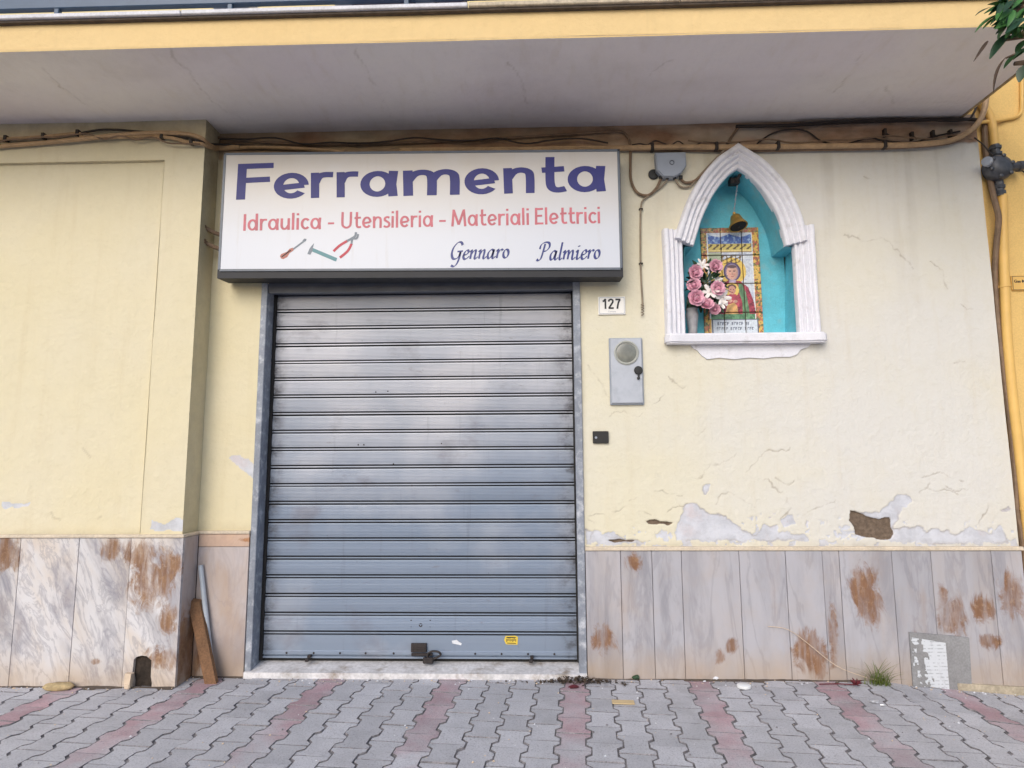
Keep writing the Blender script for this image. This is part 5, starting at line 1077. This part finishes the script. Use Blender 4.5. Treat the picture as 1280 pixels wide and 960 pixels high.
pc = t.mix(t.mth('MULTIPLY', t.mth('MULTIPLY', t.rng(ln_.outputs['Fac'], .7, .9, 0, .5), t.rng(t.noise(60, 2, .5, t.scl(1, 1, .4)), .4, .6)), 1.), c(204, 208, 214), c(120, 124, 132)); pc = t.mix(t.rng(t.noise(22, 4), .55, .75, 0, .5), pc, c(150, 150, 156))
t.l(pc, t.b.inputs['Base Color']); t.b.inputs['Roughness'].default_value = .8
tag(ps.build('torn_poster', t.mat, None, (a.x, -.04, b_.z), fix=False), 'torn white paper notice stuck on the grey cement patch at the foot of the wall', 'poster')

# ------------------------------------------------------------------ weeds, litter
p = at(1098, 852, -.08); wd_ = empty('weed', (p.x, -.08, gz(p.x)), 'clump of green grass growing at the foot of the marble wall', 'weed')
gm = MB()
for k in range(90):
    an = random.uniform(0, 6.283); L = random.uniform(.06, .19) * (1.0 if random.random() > .1 else 1.5); lean = random.uniform(.3, 1.25); b0 = Vector((p.x + random.gauss(0, .035), -.075 + random.gauss(0, .018), gz(p.x) - .005))
    o_ = Vector((math.cos(an) * 1.3, math.sin(an) * .6 - .15, 0)); sd_ = Vector((-o_.y, o_.x, 0)).normalized() * random.uniform(.0025, .0045); V_ = []
    for i in range(5):
        s = i / 4; q_ = b0 + o_ * (L * lean * s * s * .8 + L * .15 * s) + Vector((0, 0, L * s * (1 - .35 * lean * s))); ww = 1 - s * .9; V_ += [q_ - sd_ * ww, q_ + sd_ * ww]
    gm.add(V_, [(2 * i, 2 * i + 1, 2 * i + 3, 2 * i + 2) for i in range(4)])
gm.build('grass_blades', M['grass'], wd_, fix=False)
tw = MB(); tp = [at(x, y, Y) for x, y, Y in ((960, 783, -.035), (985, 787, -.04), (1012, 806, -.05), (1045, 832, -.06), (1080, 846, -.07), (1096, 850, -.08))]; tw.tube(cr([tuple(q) for q in tp], 4), [.0022] * 21, 6); tag(tw.build('dry_stalk', M['stone'], None, tuple(tp[-1]), smooth=True), 'thin dry stalk leaning on the marble left of the weed', 'stalk')
def crumple(name, px, py, Y, size, mat, label, cat, n=5, flat_=.3):
    p = atz(px, py, gz(at(px, py, Y).x) + .005); rr2 = random.Random(px * 7 + py); bm = bmesh.new(); bmesh.ops.create_icosphere(bm, subdivisions=2, radius=1)
    for v in bm.verts:
        s = rr2.uniform(.7, 1.2); v.co = Vector((v.co.x * size * s, v.co.y * size * .6 * s, v.co.z * size * flat_ * s)) + Vector((p.x, p.y, p.z + size * flat_ * .6))
    mb = MB(); mb.bm(bm); bm.free(); return tag(mb.build(name, mat, None, (p.x, p.y, p.z)), label, cat)
crumple('crumpled_foil', 1093, 878, -.4, .028, M['foil'], 'crumpled shiny foil scrap on the grey pavers at the right', 'foil')
crumple('crumpled_foil', 1104, 882, -.4, .018, M['foil'], 'smaller foil scrap right of the crumpled foil on the pavers', 'foil')
crumple('paper_scrap', 894, 849, -.08, .024, M['paper'], 'crumpled white paper against the foot of the marble wall', 'paper scrap', flat_=.6)
crumple('dark_leaf_scrap', 795, 849, -.06, .026, M['leafdark'], 'dark green crumpled leaf at the foot of the marble wall', 'leaf', flat_=.7)
def plane_scrap(name, px, py, w_, d_, mat, label, cat, rz=0., h=.004):
    p = atz(px, py, gz(at(px, py, -.3).x) + .004); mb = MB(); bm = bmesh.new(); bmesh.ops.create_cube(bm, size=1)
    for v in bm.verts:
        q_ = Matrix.Rotation(rz, 3, 'Z') @ Vector((v.co.x * w_, v.co.y * d_, 0)); v.co = q_ + Vector((p.x, p.y, p.z + (h if v.co.z > 0 else 0.) ))
    bmesh.ops.bevel(bm, geom=bm.edges[:], offset=h * .3, segments=1, affect='EDGES'); mb.bm(bm); bm.free(); return tag(mb.build(name, mat, None, (p.x, p.y, p.z)), label, cat)
plane_scrap('cardboard_scrap', 779, 878, .135, .06, M['card'], 'flat beige cardboard scrap lying on the grey pavers', 'cardboard', -.05)
p = atz(930, 860, .0); mb = MB(); mb.lathe([(.045, 0), (.047, .004), (.047, .016), (.040, .020), (.001, .021)], (0, 0, 0), (0, 0, 1), 22); mb.v = [(p.x + x * .95, p.y + y * .8, z + .003) for x, y, z in mb.v]; tag(mb.build('plastic_disc', M['lid'], None, (p.x, p.y, 0), smooth=True), 'white plastic disc lying on the pavers before the marble wall', 'plastic disc')
lme = leaf_me('leaf', M['redleaf'])
p = atz(718, 859, .004); rl_ = empty('fallen_leaf', (p.x, p.y, .004), 'dark red leaf on the red paver strip by the shutter', 'leaf'); put_leaf(lme, rl_, (p.x + .03, p.y, .006), (p.x - .05, p.y - .01, .012), .09, .3)
for k, (x, y) in enumerate(((1066, 856), (1072, 852), (1060, 848))):
    pass
rf = empty('withered_flower', (atz(1068, 856, 0).x, -.13, 0), 'withered dark red flower head lying left of the weed', 'flower')
q_ = atz(1070, 854, .03)
for k in range(14):
    an = k * .9; put_leaf(lme, rf, (q_.x, q_.y, .02), (q_.x + .035 * math.cos(an), q_.y + .02 * math.sin(an), .02 + .02 * math.sin(k * 2.3) + .02), .03, k * .7)
mb = MB(); mb.tube(cr([(q_.x, q_.y, .02), (q_.x - .1, q_.y + .02, .018), (q_.x - .22, q_.y + .03, .012)], 4), .004, 6); mb.build('stalk', M['redleaf'], rf)
# heap of dry leaves by the door
hp = MB(); rr2 = random.Random(11)
pc_ = at(722, 842, -.06)
for k in range(230):
    x = pc_.x + rr2.gauss(.0, .14); y = -.085 + rr2.gauss(0, .022); z = .006 + max(0, .035 * (1 - abs(x - pc_.x) / .24)) * rr2.random()
    an = rr2.uniform(0, 6.28); s = rr2.uniform(.008, .02); u_ = Vector((math.cos(an), math.sin(an), rr2.uniform(-.5, .8))) * s; v_ = Vector((-math.sin(an), math.cos(an), rr2.uniform(-.5, .8))) * s * .5
    q_ = Vector((x, y, z)); hp.add([q_ - u_, q_ - v_, q_ + u_, q_ + v_], [(0, 1, 2, 3)])
tag(hp.build('leaf_litter', mk('litter', c(72, 60, 50), .9, .45, 60), None, (pc_.x, -.08, 0), fix=False), 'heap of dry brown leaf litter at the right foot of the shutter', 'leaf litter', kind='stuff')
# grit along the foot of the walls
gr_ = MB()
for k in range(900):
    x = rr2.uniform(-3.6, 3.6); y0_ = -.22 if x < -2.34 else -.03
    if -1.97 < x < .41: y0_ = -.05
    y = y0_ - abs(rr2.gauss(0, .05)); s = rr2.choice((.002, .003, .003, .004, .007)) * rr2.uniform(.7, 1.3); z = gz(x) + s * .3
    if rr2.random() < .3: y -= rr2.uniform(0, 1.2)
    gr_.add([(x - s, y, z), (x, y - s, z), (x + s, y, z), (x, y + s, z), (x + .2 * s, y, z + s * .9)], [(0, 1, 4), (1, 2, 4), (2, 3, 4), (3, 0, 4)], rr2.choice((0, 0, 1, 2)))
tag(gr_.build('grit', [M['stone'], M['sand'], M['paper']], None, (0, -.1, 0)), 'scattered grit along the foot of the walls', 'grit', kind='stuff')
dsm = MB()      # strip of soil in the corner between paving and wall
for x0_, x1_, y_ in ((-6.2, -2.34, -.222), (-2.33, -1.98, -.030), (.42, 2.2, -.030)):
    k = int((x1_ - x0_) / .02); b0_ = len(dsm.v); vv_ = []
    for i in range(k + 1):
        x = x0_ + (x1_ - x0_) * i / k; f_ = float(fbm(np.array(x * 9.), np.array(3.), 4)); vv_ += [(x, y_ + .006, .010 * f_ + .004), (x, y_ - .012 - .05 * f_ * f_, -.006)]
    dsm.add(vv_, [(2 * i, 2 * i + 1, 2 * i + 3, 2 * i + 2) for i in range(k)])
tag(dsm.build('soil', M['mortar'], None, (0, -.05, 0)), 'thin line of soil where paving meets the wall', 'soil', kind='stuff')

# ------------------------------------------------------------------ planters on the balcony edge
for k, (xa, xb_, mt, lb_) in enumerate(((425, 447, 'clay', 'white planter box at the left on the balcony edge'), (449, 520, 'mauve', 'long mauve planter box on the balcony edge'), (523, 547, 'clay', 'white planter box between the two mauve ones on the balcony'), (550, 583, 'mauve', 'short mauve planter box on the balcony above the sign'), (278, 322, 'clay', 'white planter box on the balcony above the sign left end'))):
    x0_, x1_ = at(xa, 4, -.8).x, at(xb_, 4, -.8).x; z0_ = 4.1665
    pt = empty('planter', ((x0_ + x1_) / 2, -.8, z0_), lb_, 'planter'); mb = MB(); mb.hull([(x0_ + .01, -.90, z0_), (x1_ - .01, -.90, z0_), (x1_, -.91, z0_ + .17), (x0_, -.91, z0_ + .17), (x0_ + .01, -.76, z0_), (x1_ - .01, -.76, z0_), (x1_, -.75, z0_ + .17), (x0_, -.75, z0_ + .17)])
    mb.box(x0_ - .006, x1_ + .006, -.916, -.744, z0_ + .1705, z0_ + .19, .004); mb.build('planter_box', M[mt], pt)
    fl_ = MB()
    for j in range(40):
        q_ = Vector((random.uniform(x0_, x1_), -.83 + random.gauss(0, .05), z0_ + .2 + random.uniform(0, .18))); an = random.uniform(0, 6.28); u_ = Vector((math.cos(an), math.sin(an), random.uniform(-.6, .6))) * .035; v_ = Vector((-math.sin(an), math.cos(an), random.uniform(-.6, .6))) * .014
        fl_.add([q_ - u_, q_ - v_, q_ + u_, q_ + v_], [(0, 1, 2, 3)])
    fl_.build('foliage', M['leaf'], pt, fix=False)

# ------------------------------------------------------------------ street tree whose branch enters at the upper right
TX, TY = 4.6, -1.55
tree = empty('street_tree', (TX, TY, 0), 'street tree with glossy pointed green leaves reaching in at the upper right corner', 'tree')
tk = MB(); tk.tube(cr([(TX, TY, -.1), (TX + .03, TY, .8), (TX - .02, TY + .02, 1.8), (TX, TY, 2.9), (TX - .05, TY, 3.6)], 5), [.10 - .0018 * i for i in range(21)], 12)
brs = [[(TX - .04, TY, 3.4), (4.0, -1.45, 3.7), (3.3, -1.3, 3.78), (2.75, -1.22, 3.74), (2.56, -1.2, 3.72)], [(TX - .03, TY, 3.5), (4.3, -1.7, 4.2), (3.9, -1.8, 4.7)], [(TX - .05, TY, 3.55), (4.9, -1.3, 4.2), (5.2, -1.2, 4.8)], [(TX, TY, 3.3), (5.1, -1.9, 3.9), (5.5, -2.1, 4.5)], [(TX - .05, TY, 3.6), (4.5, -1.5, 4.4), (4.6, -1.6, 5.1)], [(3.3, -1.3, 3.78), (3.0, -1.25, 3.95), (2.62, -1.2, 3.93)], [(3.3, -1.3, 3.78), (2.95, -1.25, 3.6), (2.62, -1.2, 3.58)]]
for b_ in brs:
    L = cr(b_, 4); tk.tube(L, [.035 * (1 - .8 * i / (len(L) - 1)) + .004 for i in range(len(L))], 7)
tk.build('trunk', M['bark'], tree, smooth=True)
cm = MB()
for k in range(1500):
    while True:
        q_ = Vector((random.gauss(4.6, .65), random.gauss(-1.6, .6), random.gauss(4.5, .5)))
        if q_.z > 3.5 and not (proj(q_)[0] < 1340 and proj(q_)[1] > -60): break
    d = Vector((random.gauss(0, 1), random.gauss(0, 1), random.gauss(-.5, .7))).normalized(); up_ = Vector((0, 0, 1)); sd_ = d.cross(up_).normalized(); L = random.uniform(.08, .14)
    cm.add([q_, q_ + d * L * .4 + sd_ * L * .2, q_ + d * L + Vector((0, 0, -.02)), q_ + d * L * .4 - sd_ * L * .2], [(0, 1, 2, 3)], random.choice((0, 0, 1)))
tag(cm.build('crown', [M['leafdeep'], M['leaf']], tree, fix=False), kind='stuff')
l1, l2, l3 = leaf_me('leaf', M['leaf']), leaf_me('leaf', M['leafdeep']), leaf_me('leaf', M['leafdry'], bend=.35)
def zl(x, y, Y): return at(1180 + x / 8, y / 8, Y)
for (x0_, y0_, x1_, y1_, wv, wh) in ((600, 60, 440, 5, 80, 1), (590, 40, 545, 110, 60, 1), (470, 72, 312, 125, 46, 2), (560, 140, 300, 252, 54, 1), (560, 165, 390, 240, 44, 1), (690, 110, 545, 250, 130, 1), (710, 120, 690, 300, 120, 1), (640, 270, 520, 312, 56, 2),
        (660, 325, 452, 535, 96, 2), (440, 410, 346, 525, 30, 3), (800, 500, 585, 630, 84, 2), (615, 580, 425, 838, 36, 3), (810, 650, 752, 795, 90, 2), (810, 380, 640, 345, 54, 2), (800, 60, 700, 150, 66, 3), (810, 25, 575, 40, 50, 1), (810, 400, 715, 510, 70, 2), (620, 20, 500, -40, 80, 1), (760, 200, 640, 200, 80, 1), (830, 300, 720, 260, 60, 1), (830, 480, 700, 560, 60, 2)):
    a, b_ = zl(x0_, y0_, -1.22), zl(x1_, y1_, -1.22 - random.uniform(.0, .05)); put_leaf((None, l1, l2, l3)[wh], tree, a, b_, wv / 8 / 245 * 2.3, random.uniform(-.5, .5))
for k in range(46):
    x0_ = random.uniform(560, 860); y0_ = random.uniform(-40, 300) if x0_ > 640 else random.uniform(-40, 120); an = random.uniform(1.7, 3.9); L = random.uniform(90, 170); dz_ = random.uniform(-.10, .06)
    put_leaf(random.choice((l1, l2, l2)), tree, zl(x0_, y0_, -1.20 + dz_), zl(x0_ + L * math.cos(an), y0_ + L * abs(math.sin(an)) * .8 + 25, -1.22 + dz_ - random.uniform(0, .05)), random.uniform(.045, .075), random.uniform(-.9, .9))
tg = MB()
for L_ in ([(830, 20), (700, 105), (600, 55), (520, 45)], [(830, 90), (720, 110), (640, 130)], [(830, 330), (700, 330), (650, 330)], [(830, 500), (760, 520), (620, 580)], [(700, 110), (690, 200), (660, 320)]):
    tg.tube(cr([tuple(zl(x, y, -1.215)) for x, y in L_], 4), .005, 6)
tg.build('twig', M['bark'], tree)
